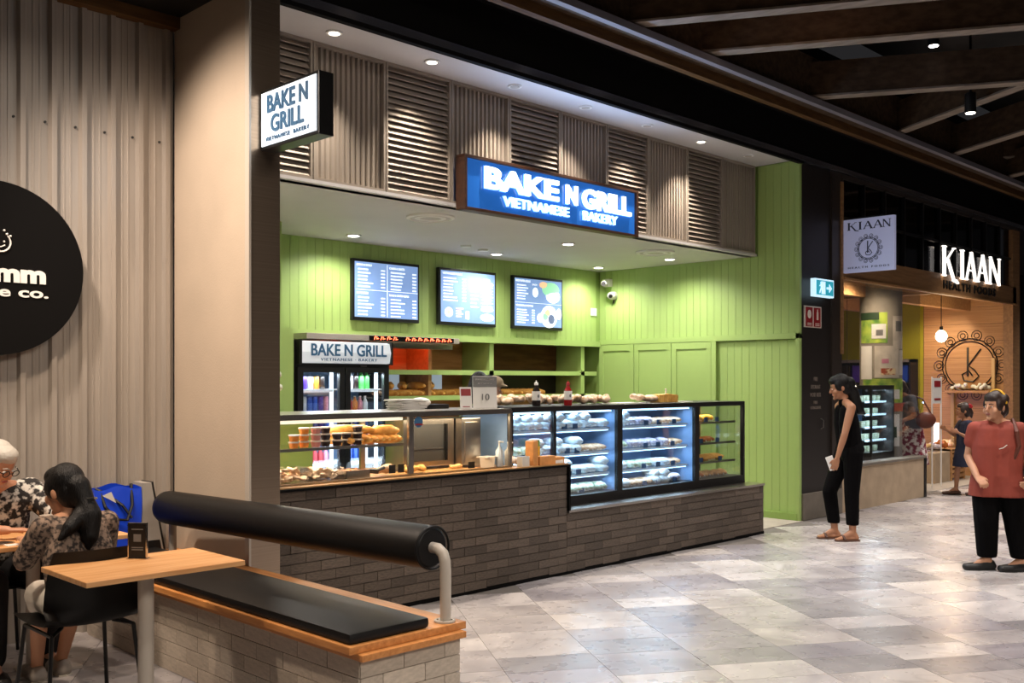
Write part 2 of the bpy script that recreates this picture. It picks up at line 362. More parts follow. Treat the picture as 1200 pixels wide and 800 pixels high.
def remesh(mb, name, m, parent, voxel=.012, it=3):
    me = bpy.data.meshes.new(name); mb.bm.to_mesh(me); mb.bm.free()
    t = bpy.data.objects.new('tmp', me); TS.collection.objects.link(t)
    md = t.modifiers.new('r', 'REMESH'); md.mode = 'VOXEL'; md.voxel_size = voxel
    if it: sm = t.modifiers.new('s', 'SMOOTH'); sm.iterations = it; sm.factor = .5
    nm = baked(t); nm.name = name
    bpy.data.objects.remove(t); bpy.data.meshes.remove(me)
    nm.materials.clear(); nm.materials.append(MATS[m])
    off = WL.get(parent.name, V()) if parent is not None else V()
    if off.length: nm.transform(Matrix.Translation(-off))
    for p in nm.polygons: p.use_smooth = True
    o = bpy.data.objects.new(name, nm); C.objects.link(o)
    if parent is not None: o.parent = parent; WL[o.name] = off
    return o
def text(name, s, m, parent, c, w, h, facing='-Y', depth=.006, bold=0, space=1.0, left=False):
    """flat letters centred at c, fitted to width w and height h"""
    cu = bpy.data.curves.new('t', 'FONT'); cu.body = s; cu.size = 1; cu.extrude = .5; cu.offset = bold; cu.space_character = space
    cu.resolution_u = 4
    t = bpy.data.objects.new('t', cu); TS.collection.objects.link(t)
    me = baked(t)
    bpy.data.objects.remove(t); bpy.data.curves.remove(cu)
    xs = [v.co.x for v in me.vertices]; ys = [v.co.y for v in me.vertices]
    x0, x1, y0, y1 = min(xs), max(xs), min(ys), max(ys)
    off = WL.get(parent.name, V()) if parent is not None else V()
    for v in me.vertices:
        u = (v.co.x-x0)/(x1-x0)*w-(0 if left else w/2); q = ((v.co.y-y0)/(y1-y0)-.5)*h; d = (v.co.z+.5)*depth
        if facing == '-Y': p = V((u, -d, q))
        else: p = V((-d, -u, q))
        v.co = p+V(c)-off
    me.materials.clear(); me.materials.append(MATS[m]); me.name = name
    o = bpy.data.objects.new(name, me); C.objects.link(o)
    if parent is not None: o.parent = parent; WL[o.name] = off
    return o
NTH = ['leftmost', 'second from the left', 'third from the left', 'fourth from the left', 'fifth from the left', 'sixth from the left', 'seventh from the left', 'eighth from the left', 'ninth from the left', 'tenth from the left', 'eleventh from the left', 'twelfth from the left']
# ================================================================== THE SETTING
floor = struct(B(-3, 26, -6, 10.2, -.08, -.004).build('floor', 'grout', keep=True))
TH = R(32.5); da = V((math.sin(TH), math.cos(TH), 0)); db = V((math.cos(TH), -math.sin(TH), 0)); P0 = V((5.34, 2.07, 0)); TW = .565
tiles = []
rt = random.Random(3)
for k in range(-14, 30):
    t = -6.0+rt.random()*.5
    while t < 12:
        ln = rt.choice((.29, .29, .42, .42, .57)); c = P0+db*((k+.5)*TW)+da*(t+ln/2); t += ln
        if c.x < -.5 or c.x > 24: continue
        lim = 6.3 if c.x < 3.0 else (5.35 if c.x < 11 else 5.75)
        s_ = c.x+c.y
        if c.y > lim or s_ < 5.2 or (c.x-c.y)/max(s_, .1) > .72 or (c.x-c.y)/max(s_, .1) < -.75: continue
        tiles.append((s_, c, ln))
tiles.sort(key=lambda q: q[0])
tm = mesh_of(MB().box(-.5, .5, -.5, .5, -.5, .5), 'marble')
for s_, c, ln in tiles[:298]:
    piece('tile', tm, floor, (c.x, c.y, -.006), (0, 0, -TH), (TW-.003, ln-.003, .012))
mb = MB()
for s_, c, ln in tiles[298:]:
    M = Matrix.Translation((c.x, c.y, -.006)) @ Matrix.Rotation(-TH, 4, 'Z')
    mb.box(-TW/2+.0015, TW/2-.0015, -ln/2+.0015, ln/2-.0015, -.006, .006, M)
o = mb.build('tile', 'marble', floor); o['kind'] = 'stuff'
struct(B(3.34, 10.23, 5.6, 9.1, -.004, .004).build('floor', 'concrete_floor'))
struct(B(11.3, 17.1, 5.8, 10, -.004, .004).build('floor', 'concrete_floor'))

# ceilings
struct(B(-6, 26, -8, 5.2, 5.4, 5.5).build('ceiling', 'black'))
struct(B(-3, 3.13, 2.8, 6.5, 4.0, 4.1).build('ceiling', 'black'))
cb = struct(B(3.34, 10.23, 6.24, 8.6, 3.03, 3.07).build('ceiling', 'white_ceiling', keep=True))
cs = struct(B(3.34, 10.23, 5.64, 6.34, 4.075, 4.12).build('ceiling', 'white_ceiling', keep=True))
struct(B(3.34, 26, 5.6, 5.66, 4.11, 5.4).build('trim_1', 'matte_black'))
struct(B(3.34, 10.23, 5.59, 5.64, 4.02, 4.05).build('trim_2', 'matte_black'))
struct(B(3.34, 25, 5.585, 5.64, 4.05, 4.11).build('trim_3', 'gloss_strip'))
struct(B(3.34, 26, 5.2, 5.6, 4.5, 4.6).build('trim_4', 'matte_black'))
# timber roof structure
rf = tag(bpy.data.objects.new('timber_ceiling_grid', None), 'dark timber diagonal beam grid hanging under the black concourse ceiling', 'ceiling beams'); C.objects.link(rf)
rf['kind'] = 'structure'; del rf['category']; rf.name = 'trim_5'; WL[rf.name] = V()
B(-4, 26, 5.04, 5.16, 4.42, 4.9).build('edge_beam', 'beam_wood', rf)
B(-4, 26, 4.98, 5.04, 4.40, 4.46).build('edge_batten', 'batten_grey', rf)
B(-4, 26, 5.17, 5.24, 4.34, 4.44).build('edge_batten', 'beam_brown', rf)
def rafter(x, y, dx, dy, ln, z=4.5, h=.34, wd=.11):
    a = math.atan2(dy, dx); M = Matrix.Translation((x, y, z)) @ Matrix.Rotation(a, 4, 'Z')
    MB().box(0, ln, -wd/2, wd/2, 0, h, M).build('rafter', 'beam_wood', rf)
    MB().box(0, ln, -wd/2-.015, wd/2+.015, -.02, 0, M).build('rafter_lit_underside', 'lit_underside', rf)  # pale strip: light from below put into the underside colour
for x in (2.4, 4.4, 6.42, 7.45, 9.4): rafter(x, 5.1, .5, -.87, 11)
for x, l in ((11.5, 2.0), (13.1, 3.6), (15.1, 5.6), (17.1, 7.5), (19.2, 8)): rafter(x, 5.1, -.5, -.87, l)
for x in (14.9, 18.9): rafter(x, 5.1, .5, -.87, 6, z=4.75)
for y in (.9, -2): B(-4, 26, y-.06, y+.06, 4.85, 5.2).build('cross_beam', 'beam_wood', rf)

# left nook: profiled sheet metal wall
wall_left = struct(B(-1.5, 3.13, 6.36, 6.4, 0, 4.0).build('wall_left', 'corrugated', keep=True))
rbm = MB(); rbm.prism([(0, 0), (.013, -.034), (.043, -.034), (.056, 0)], lambda u, v, k: (u, v, k*3.93)); rbs = mesh_of(rbm, 'corrugated')
rb2 = MB(); rb2.prism([(0, 0), (.004, -.006), (.012, -.006), (.016, 0)], lambda u, v, k: (u, v, k*3.93)); rbs2 = mesh_of(rb2, 'corrugated')
for i in range(26):
    x = 3.05-.1835*i
    if x < -1.5: break
    piece('rib', rbs, wall_left, (x, 6.362, 0))
    piece('minor_rib', rbs2, wall_left, (x-.055, 6.362, 0)); piece('minor_rib', rbs2, wall_left, (x-.095, 6.362, 0))
for i in range(7):
    MB().cyl((1.93+.1835*i, 6.362, 3.17), (1.93+.1835*i, 6.350, 3.17), .008, n=8).build('screw', 'dark_grey', wall_left)
struct(B(-1.5, 3.13, 6.4, 6.5, 0, 4.0).build('wall_left', 'black'))
struct(B(-1.5, 3.13, 6.26, 6.35, 3.925, 4.0).build('trim_6', 'beam_brown'))
struct(B(3.13, 3.16, 5.395, 6.34, 0, 4.0).build('wall_side', 'pink_wall'))
struct(B(3.16, 3.34, 5.40, 9.1, 0, 4.1).build('wall_partition', 'white'))
pil = tag(bpy.data.objects.new('steel_column', None), 'brushed stainless steel clad column at the left end of the bakery', 'column'); C.objects.link(pil); pil.location = (3.23, 5.38, 0); WL[pil.name] = V(pil.location)
B(3.13, 3.335, 5.36, 5.39, 0, 5.2).build('steel_face', 'pillar_steel', pil, bevel=.004)
B(3.115, 3.13, 5.352, 5.40, 0, 5.2).build('edge_trim', 'cream_metal', pil)

# bakery walls : green boards
wall_back = struct(B(3.34, 10.23, 8.575, 8.62, 2.07, 3.05).build('wall_back', 'green_dark', keep=True))
bd = mesh_of(MB().box(-.5, .5, -.5, .5, -.5, .5), 'green')
n = int((10.22-3.35)/.1)
for i in range(n):
    piece('board', bd, wall_back, (3.39+.1*i, 8.57, 2.56), scale=(.0965, .016, .96))
B(3.35, 10.23, 8.54, 8.575, 2.03, 2.10).build('rail', 'green', wall_back)
struct(B(3.34, 5.42, 8.575, 8.62, 0, 2.07).build('wall_back', 'green'))
struct(B(5.30, 5.42, 8.50, 8.575, 0, 2.05).build('trim_7', 'green', bevel=.004))
struct(B(3.34, 4.93, 7.9, 8.57, 0, 3.03).build('wall_back', 'green'))
struct(B(4.935, 5.07, 7.92, 8.57, 0, 2.07).build('trim_12', 'green'))
struct(B(5.42, 10.3, 9.1, 9.16, 0, 2.1).build('wall_back', 'shelf_wood'))
struct(B(5.42, 10.3, 8.62, 9.1, 2.05, 2.12).build('ceiling', 'green'))
wall_right = struct(B(10.25, 10.33, 5.66, 9.16, 0, 4.1).build('wall_right', 'green_dark', keep=True))
B(10.2, 10.25, 5.63, 5.68, 0, 4.08).build('end_post', 'green', wall_right, bevel=.003)
for i in range(29):
    y = 5.73+.1*i
    z1 = 4.07 if y < 6.22 else 3.03
    piece('board', bd, wall_right, (10.243, y, (2.12+z1)/2), scale=(.016, .0965, z1-2.12))
for i in range(10):
    piece('board', bd, wall_right, (10.248, 5.75+.1*i, 1.05), scale=(.012, .0965, 2.0))
B(10.2, 10.25, 5.63, 8.57, 2.055, 2.12).build('rail', 'green', wall_right, bevel=.003)
B(10.2, 10.25, 6.735, 6.80, 0, 2.055).build('stile', 'green', wall_right)
for i in range(3):
    y0 = 6.805+.589*i; d = B(10.215, 10.25, y0, y0+.58, .06, 2.05).build('cabinet_door', 'green', wall_right)
    m_ = MB()
    for a in ((y0, y0+.07, .06, 2.05), (y0+.51, y0+.58, .06, 2.05), (y0+.07, y0+.51, .06, .14), (y0+.07, y0+.51, 1.97, 2.05)): m_.box(10.203, 10.215, *a)
    m_.build('door_frame', 'green', d, bevel=.002)
B(10.19, 10.25, 5.66, 8.57, 0, .08).build('kick_board', 'green_dark', wall_right)

# louvred band over the bakery
XB = [3.45, 4.13, 4.80, 5.48, 6.16, 6.83, 7.50, 8.17, 8.84, 9.52, 10.20]
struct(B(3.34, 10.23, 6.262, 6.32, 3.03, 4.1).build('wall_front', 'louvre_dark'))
struct(B(3.34, 10.23, 6.19, 6.262, 3.03, 3.055).build('trim_8', 'white_ceiling'))
slat = mesh_of(MB().box(-.5, .5, -.5, .5, -.5, .5), 'louvre'); slatd = mesh_of(MB().box(-.5, .5, -.5, .5, -.5, .5), 'louvre_dark')
ribm = MB(); ribm.prism([(-.5, 0), (-.32, -1), (.32, -1), (.5, 0)], lambda u, v, t: (u, v, t-.5)); rib = mesh_of(ribm, 'louvre')
for i in range(10):
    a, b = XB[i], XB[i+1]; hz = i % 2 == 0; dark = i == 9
    pos = NTH[i] if i else 'leftmost'
    t = thing('louvre_panel', f'{"slatted" if hz else "dark ribbed" if dark else "ribbed"} grey panel over the bakery, {pos}', 'panel', ((a+b)/2, 6.2, 3.055), group='grey louvre panels over the bakery')
    f = MB(); f.box(a+.004, a+.022, 6.19, 6.26, 3.055, 4.074); f.box(b-.022, b-.004, 6.19, 6.26, 3.055, 4.074); f.box(a+.022, b-.022, 6.19, 6.26, 4.052, 4.074); f.box(a+.022, b-.022, 6.19, 6.26, 3.055, 3.073)
    f.build('frame', 'louvre', t)
    if hz:
        for k in range(20): piece('slat', slat, t, ((a+b)/2, 6.225, 3.10+.0493*k), (R(-38), 0, 0), (b-a-.046, .007, .052))
    else:
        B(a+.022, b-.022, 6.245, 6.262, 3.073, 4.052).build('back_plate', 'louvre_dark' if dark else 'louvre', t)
        nn = 13; st_ = (b-a-.05)/nn
        for k in range(nn): piece('rib', rib, t, (a+.025+st_*(k+.5), 6.245, 3.5625), (0, 0, 0), (st_*.62, .024, .978))

# lamps in the soffit and in the bakery ceiling
def downlight(x, y, z, r, label, lit='lamp_lit', group=None, par=None):
    t = thing('downlight', label, 'downlight', (x, y, z-.012), group=group)
    MB().lathe([(r*.72, z-.001), (r*.74, z-.012), (r, z-.012), (r*1.02, z-.001)], (x, y, 0), 20).build('trim_ring', 'white', t)
    MB().cyl((x, y, z-.0145), (x, y, z-.008), r*.66, n=20).build('lens', lit, t)
for i, p in enumerate(SOFFIT): downlight(p[0], p[1], 4.075, .058, f'round downlight above the grey panels, {NTH[i]}', 'lamp_off' if i in (2, 3, 4, 6) else 'lamp_lit_soft', 'soffit downlights')
for (x, y), l in zip(BAK, ('bright round ceiling downlight left of the first menu screen', 'bright ceiling downlight above the second menu screen', 'bright ceiling downlight just right of the menu screens, front row', 'bright ceiling downlight nearest the green corner and the cameras', 'bright ceiling downlight beside the large disc near the green side wall')):
    downlight(x, y, 3.03, .075, l, 'lamp_lit', 'bakery ceiling downlights')
for x, y, l in ((5.72, 6.74, 'large round white ceiling diffuser with inner ring, left of the illuminated sign'), (9.06, 6.78, 'large round white ceiling diffuser near the green side wall')):
    t = thing('ceiling_diffuser', l, 'vent', (x, y, 3.0))
    MB().lathe([(.215, 3.03), (.215, 3.015), (.19, 3.008), (.18, 3.022)], (x, y, 0), 32).build('rim', 'white', t)
    MB().lathe([(.13, 3.028), (.14, 3.012), (.10, 3.010), (.09, 3.02)], (x, y, 0), 32).build('inner_ring', 'white', t)
    MB().cyl((x, y, 3.016), (x, y, 3.03), .18, n=32).build('plate', 'lamp_off', t)
for x, y, l in ((7.2, 7.9, 'small flat white disc on the bakery ceiling behind the downlights'), (7.55, 8.0, 'tiny white sensor on the bakery ceiling')):
    tag(MB().lathe([(.06, 3.03), (.055, 3.012), (.02, 3.008)], (x, y, 0), 20).build('smoke_detector', 'white'), l, 'smoke detector')

# bakery shelving in the recess
sh = thing('bread_shelving', 'green framed timber bread shelving built into the back wall', 'shelf', (7.8, 8.8, 0))
for z, l in ((1.66, 'shelf'), (1.37, 'shelf'), (.9, 'shelf')):
    b_ = B(5.45, 10.2, 8.64, 9.09, z, z+.03).build('shelf', 'shelf_wood', sh); B(5.45, 10.2, 8.60, 8.64, z-.012, z+.042).build('shelf_edge', 'green', b_)
for x in (8.22, 9.88, 5.5): B(x, x+.07, 8.6, 9.09, 0, 2.05).build('upright', 'green', sh)
B(7.35, 7.40, 8.7, 9.09, 1.41, 2.04).build('divider', 'shelf_wood', sh)
B(6.3, 7.2, 9.04, 9.09, 1.42, 1.655).build('glow_panel', 'glow_panel', sh)  # pale panels behind the loaves, brightness put in as emission
B(7.42, 7.85, 9.04, 9.09, 1.42, 1.655).build('glow_panel', 'glow_panel', sh)
B(8.3, 9.87, 9.04, 9.09, 1.42, 2.04).build('back_panel', 'dark_panel', sh)
B(8.3, 9.87, 9.03, 9.04, 1.72, 2.04).build('back_panel', 'beam_brown', sh)
B(5.45, 10.2, 8.60, 9.09, 0, .86).build('base_cabinet', 'green_dark', sh)
hood = thing('extractor_hood', 'stainless steel extractor canopy under the green bulkhead above the drinks fridge', 'hood', (6.5, 8.4, 2.0))
B(5.45, 7.45, 8.28, 8.53, 1.99, 2.05)  .build('canopy', 'steel_soft', hood, bevel=.004)
B(6.15, 7.5, 8.45, 8.53, 1.93, 1.99).build('filter_rail', 'steel', hood)
t = thing('red_reflection', 'red reflection under the green bulkhead, built as glowing squiggles', 'sign', (6.8, 8.26, 2.0))  # red reflection modelled as emissive squiggles on a black strip
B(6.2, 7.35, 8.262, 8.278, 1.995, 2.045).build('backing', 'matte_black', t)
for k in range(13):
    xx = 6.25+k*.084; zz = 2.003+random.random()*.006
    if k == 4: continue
    MB().tube([(xx, 8.256, zz), (xx+.012, 8.256, zz+.03), (xx+.035, 8.256, zz+.026), (xx+.03, 8.256, zz+.006), (xx+.055, 8.256, zz+.012)], .004, 6).build('reflected_letter', 'red_reflection_glow', t)
light('AREA', 'red_glow_lamp', (6.75, 8.66, 2.03), 3.2, (1, .10, .03), 1.1, (25, 0, 0), size_y=.03)  # added red light, tints the timber of the upper shelf

# dark pillar and health food shop front
B(10.26, 10.95, 5.64, 6.0, .30, 4.11)
pil2 = thing('dark_pillar', 'dark brown panelled pillar between the bakery and the health food shop', 'pillar', (10.7, 5.64, 0))
B(10.255, 10.95, 5.645, 6.1, .30, 4.11).build('panel', 'dark_panel', pil2)
B(10.95, 11.19, 5.62, 6.1, .30, 4.05).build('edge_board', 'dark_panel_edge', pil2)
B(11.15, 11.20, 5.60, 5.63, 1.9, 3.95).build('timber_jamb', 'kiaan_fascia', pil2)
B(10.255, 11.19, 5.61, 6.1, 0, .30).build('stone_skirting', 'skirting_stone', pil2, bevel=.004)
MB().tube([(10.72, 5.645, 1.02), (10.72, 5.61, 1.04), (10.72, 5.61, 1.12), (10.72, 5.645, 1.14)], .006).build('handle', 'steel', pil2)
for s_, z, w_, h_ in (('FIRE', 1.60, .09, .045), ('HYDRANT', 1.51, .22, .045), ('HOSE REEL', 1.42, .25, .045)): text('stencil_text', s_, 'faint_text', pil2, (10.6, 5.645, z), w_, h_, depth=.003)
for s_, z, w_ in (('FIRE', 1.33, .09), ('EXTINGUISHER', 1.27, .24)): text('stencil_text', s_, 'faint_text', pil2, (10.6, 5.645, z), w_, .035, depth=.003)

kf = struct(B(11.2, 17.1, 5.60, 5.70, 2.80, 3.08).build('wall_health_shop', 'kiaan_fascia', keep=True))
B(11.2, 17.1, 5.58, 5.60, 2.79, 2.815).build('fascia_edge', 'kiaan_wood', kf)
struct(B(11.2, 17.3, 5.62, 5.72, 4.0, 4.11).build('trim_9', 'dark_panel_edge'))
win = struct(B(11.2, 17.1, 5.66, 5.67, 3.08, 4.0).build('window_1', 'glass_dark', keep=True))
for i in range(11): B(11.2+.58*i, 11.235+.58*i, 5.62, 5.70, 3.08, 4.0).build('mullion', 'black_metal', win)
B(11.2, 17.1, 5.63, 5.69, 3.52, 3.55).build('transom', 'black_metal', win)
struct(B(11.2, 17.1, 5.9, 5.95, 3.06, 4.1).build('wall_health_shop', 'dark_panel'))
lw = struct(B(11.2, 13.55, 5.62, 5.78, 0, .53).build('wall_low', 'beige_stone', keep=True))
B(11.2, 13.58, 5.60, 5.80, .53, .56).build('sill', 'skirting_stone', lw)
B(13.55, 13.62, 5.61, 5.79, 0, .56).build('end_post', 'black_metal', lw)
w2 = struct(B(11.2, 13.6, 5.69, 5.70, .56, 2.8).build('window_2', 'glass', keep=True))
struct(B(16.95, 17.25, 5.6, 5.75, 0, 4.0).build('trim_10', 'kiaan_fascia'))
wr = struct(B(17.1, 17.2, 5.75, 7.1, 0, 3.1).build('wall_health_shop', 'dark_panel', keep=True))
pk = mesh_of(MB().box(-.5, .5, -.5, .5, -.5, .5), 'kiaan_wood')
for k in range(11): piece('plank', pk, wr, (17.09, 6.42, .14+.28*k), scale=(.02, 1.34, .276))
struct(B(17.1, 17.2, 7.1, 10, 0, 3.1).build('wall_health_shop', 'yellow_wall'))
struct(B(11.1, 17.1, 10, 10.1, 0, 3.1).build('wall_health_shop', 'yellow_wall'))
struct(B(11.1, 17.1, 5.72, 10, 3.06, 3.12).build('ceiling', 'dark_panel'))
struct(B(11.1, 11.19, 6.1, 10, 0, 3.06).build('wall_health_shop', 'yellow_wall'))
kb = thing('ceiling_joists', 'pale timber ceiling beams inside the health food shop', 'beams', (14, 7, 2.8)); del kb['category']; kb['kind'] = 'structure'; kb.name = 'trim_11'; WL[kb.name] = V((14, 7, 2.8))
for y in (6.3, 7.6, 8.9): B(11.2, 17.05, y, y+.14, 2.74, 2.98).build('joist', 'kiaan_wood', kb)
B(14.0, 14.14, 5.75, 10, 2.80, 2.98).build('joist', 'kiaan_wood', kb)
# further shop fronts down the concourse
struct(B(17.25, 25, 5.62, 5.75, 0, 4.1).build('wall_far_shop', 'dark_panel'))
far = struct(B(17.35, 19.2, 5.585, 5.62, .1, 3.3).build('window_3', 'glass_dark', keep=True))
for z, s_ in ((2.9, 'X'), (2.2, 'X')): pass
# ================================================================== SIGNS
# projecting lightbox on the steel column
t = thing('projecting_sign', 'projecting white lightbox sign in a black case on the steel column', 'sign', (3.25, 5.05, 2.95))
B(3.20, 3.30, 4.74, 5.36, 2.975, 3.335).build('case', 'black_metal', t, bevel=.004)
B(3.192, 3.2, 4.76, 5.34, 2.995, 3.315).build('lit_face', 'sign_white_lit', t)
text('lettering', 'BAKE N', 'navy_letters', t, (3.19, 5.05, 3.238), .43, .105, '-X', bold=.02)
text('lettering', 'GRILL', 'navy_letters', t, (3.19, 5.05, 3.115), .35, .105, '-X', bold=.02)
text('lettering', 'VIETNAMESE  BAKERY', 'navy_letters', t, (3.19, 5.05, 3.028), .46, .024, '-X', space=1.3)
B(3.23, 3.27, 5.355, 5.37, 3.1, 3.2).build('bracket', 'black_metal', t)
light('AREA', 'projecting_sign_lamp', (3.17, 5.05, 3.155), 2.2, (.75, .88, 1), .5, (0, 90, 0), size_y=.3)
# main illuminated sign
t = thing('illuminated_sign', 'long blue illuminated sign with glowing white letters in a brown frame', 'sign', (6.68, 6.05, 3.0))
B(5.55, 7.81, 6.10, 6.17, 3.02, 3.43).build('panel', 'sign_blue', t)
f = MB(); f.box(5.52, 7.84, 6.07, 6.18, 3.43, 3.455); f.box(5.52, 7.84, 6.07, 6.18, 2.995, 3.02); f.box(5.52, 5.55, 6.07, 6.18, 3.02, 3.43); f.box(7.81, 7.84, 6.07, 6.18, 3.02, 3.43)
f.build('frame', 'sign_frame', t, bevel=.003)
def neon(s_, c, w_, h_, lit, bold=.034):
    text('letter_halo', s_, 'neon_edge', t, (c[0], 6.098, c[2]), w_*1.012, h_*1.06, depth=.006, bold=bold+.018)
    return text('glowing_lettering', s_, lit, t, (c[0], 6.092, c[2]), w_, h_, depth=.022, bold=bold)
neon('BAKE', (6.22, 0, 3.295), .92, .185, 'neon_white'); neon('N', (6.86, 0, 3.285), .155, .175, 'neon_white'); neon('GRILL', (7.37, 0, 3.28), .72, .185, 'neon_white')
neon('VIETNAMESE', (6.40, 0, 3.12), .84, .085, 'neon_small', .012); neon('BAKERY', (7.27, 0, 3.12), .50, .085, 'neon_small', .012)
for i, (xx, zz) in enumerate(((5.60, 3.03), (6.98, 3.03), (7.6, 3.03))): pass
light('AREA', 'main_sign_lamp', (6.68, 5.97, 3.24), 30, (.42, .62, 1), 2.1, (90, 0, 0), size_y=.3)
bpy.data.objects['main_sign_lamp'].rotation_euler = (R(-105), 0, 0)
# menu screens
def screen(x0, x1, z0, z1, label):
    t = thing('menu_screen', label, 'menu screen', ((x0+x1)/2, 8.5, z0), group='menu screens')
    B(x0, x1, 8.50, 8.55, z0, z1).build('bezel', 'black_plastic', t, bevel=.003)
    B(x0+.025, x1-.025, 8.494, 8.5, z0+.035, z1-.03).build('display', 'screen', t); return t
def rows(t, x, z, n, w_, xp=None, dz=.036, seed=1):
    r_ = random.Random(seed); mb = MB()
    for i in range(n):
        ww = w_*(.6+.4*r_.random()); k = x
        while k < x+ww:
            l = .02+.03*r_.random(); mb.box(k, min(k+l, x+ww), 8.4915, 8.494, z-dz*i, z-dz*i+.014); k += l+.006
        if xp: mb.box(xp, xp+.05, 8.4915, 8.494, z-dz*i, z-dz*i+.014)
    mb.build('menu_lines', 'screen_text', t)['kind'] = 'stuff'
s1 = screen(6.155, 7.05, 2.215, 2.86, 'menu screen with four price lists divided by a cross, leftmost of three')
B(6.60, 6.605, 8.491, 8.494, 2.26, 2.82).build('divider_line', 'screen_text', s1); B(6.19, 7.02, 8.491, 8.494, 2.535, 2.54).build('divider_line', 'screen_text', s1)
for x, z, s_, k in ((6.20, 2.81, 'BREAD & ROLLS', 1), (6.63, 2.80, 'CAKES & SLICES', 2), (6.20, 2.515, 'SAVOURIES', 3), (6.63, 2.51, 'ROLLS & COMBO MEALS', 4)):
    text('menu_heading', s_, 'screen_text', s1, (x, 8.494, z-.012), .012*len(s_)+.04, .022, left=True, bold=.01, depth=.003)
    rows(s1, x+.02, z-.065, 6, .2, x+.32, seed=k)
s2 = screen(7.34, 8.23, 2.215, 2.86, 'menu screen with one long price list and a column of stacked fillings, middle of three')
text('menu_heading', 'VIETNAMESE ROLLS', 'screen_text', s2, (7.385, 8.494, 2.80), .30, .024, left=True, bold=.01, depth=.003)
rows(s2, 7.40, 2.74, 8, .22, 7.69, seed=5); rows(s2, 7.82, 2.70, 7, .13, dz=.045, seed=6)
text('menu_heading', 'ROLL', 'screen_text', s2, (8.08, 8.494, 2.765), .1, .02, bold=.01, depth=.003)
for k, (m_, w_, h_) in enumerate((('screen_text', .20, .05), ('screen_pink', .19, .02), ('screen_orange', .19, .018), ('screen_pink', .20, .018), ('screen_text', .2, .015), ('screen_green', .19, .03), ('screen_text', .2, .02), ('screen_orange', .19, .015), ('screen_text', .2, .05))):
    MB().ell((8.08, 8.493, 2.71-.037*k), (w_/2, .003, h_/1.6)).build('filling_picture', m_, s2)
MB().ell((7.48, 8.493, 2.36), (.062, .003, .055)).build('plate_picture', 'screen_text', s2); MB().ell((7.48, 8.490, 2.36), (.035, .003, .03)).build('food_picture', 'screen_orange', s2)
MB().ell((8.08, 8.493, 2.32), (.11, .003, .045)).build('plate_picture', 'screen_text', s2); MB().ell((8.08, 8.490, 2.32), (.07, .003, .025)).build('food_picture', 'screen_orange', s2)
B(7.59, 7.70, 8.491, 8.494, 2.40, 2.415).build('picture_caption', 'screen_pink', s2); rows(s2, 7.59, 2.37, 3, .12, dz=.03, seed=8); B(7.74, 7.79, 8.491, 8.494, 2.29, 2.38).build('drink_picture', 'screen_text', s2)
s3 = screen(8.52, 9.41, 2.215, 2.86, 'menu screen with pictures of food bowls, rightmost of three')
text('menu_heading', 'RICE PAPER ROLLS', 'screen_text', s3, (8.56, 8.494, 2.80), .25, .024, left=True, bold=.01, depth=.003)
text('menu_heading', 'VERMICELLI BOWLS', 'screen_text', s3, (8.56, 8.494, 2.50), .30, .022, left=True, bold=.01, depth=.003)
rows(s3, 8.58, 2.74, 6, .2, dz=.033, seed=9); rows(s3, 8.58, 2.44, 6, .2, 8.84, dz=.031, seed=10); B(8.55, 9.38, 8.491, 8.494, 2.535, 2.539).build('divider_line', 'screen_text', s3)
text('menu_heading', 'EACH', 'screen_text', s3, (8.89, 8.494, 2.765), .08, .018, bold=.01, depth=.003)
for x, z, a, b_, m_ in ((8.9, 2.67, .05, .06, 'screen_text'), (9.18, 2.72, .16, .09, 'screen_green'), (9.22, 2.64, .13, .09, 'screen_text'), (9.05, 2.77, .08, .04, 'screen_orange'), (9.24, 2.66, .08, .05, 'screen_pink'), (9.15, 2.38, .15, .14, 'screen_text'), (9.0, 2.36, .07, .06, 'screen_text'), (9.33, 2.42, .05, .07, 'screen_text')):
    MB().ell((x, 8.492, z), (a, .003, b_)).build('food_picture', m_, s3)
MB().ell((9.12, 8.489, 2.43), (.05, .003, .04)).build('food_picture', 'screen_orange', s3); MB().ell((9.08, 8.489, 2.38), (.05, .003, .045)).build('food_picture', 'screen_green', s3); MB().ell((9.19, 8.489, 2.35), (.06, .003, .06)).build('food_picture', 'screen_dark', s3)

# round cookie sign
t = thing('round_sign', 'large round black sign mounted on the ribbed metal wall', 'sign', (1.97, 6.28, 1.72))
MB().cyl((1.97, 6.30, 2.24), (1.97, 6.23, 2.24), .51, n=72).build('disc', 'matte_black', t)
for x in (1.7, 2.2): MB().cyl((x, 6.30, 2.24), (x, 6.36, 2.24), .02).build('standoff', 'black_metal', t)
text('lettering', 'Crumm', 'white', t, (1.955, 6.23, 2.215), .60, .115, bold=.05)
text('lettering', 'cookie co.', 'white', t, (1.965, 6.23, 2.105), .61, .062, bold=.025)
MB().tube([(2.0+.055*math.cos(a), 6.225, 2.39+.055*math.sin(a)) for a in [R(100+k*17) for k in range(19)]], .005, 6).build('cookie_outline', 'white', t)
for x, z in ((2.035, 2.44), (2.055, 2.43), (2.02, 2.46)): MB().ell((x, 6.226, z), .007).build('crumb', 'white', t)
for x in (1.98, 2.02): MB().ell((x, 6.226, 2.395), .006).build('eye_mark', 'white', t)
MB().tube([(1.975, 6.226, 2.375), (2.0, 6.226, 2.362), (2.025, 6.226, 2.375)], .004, 6).build('smile', 'white', t)

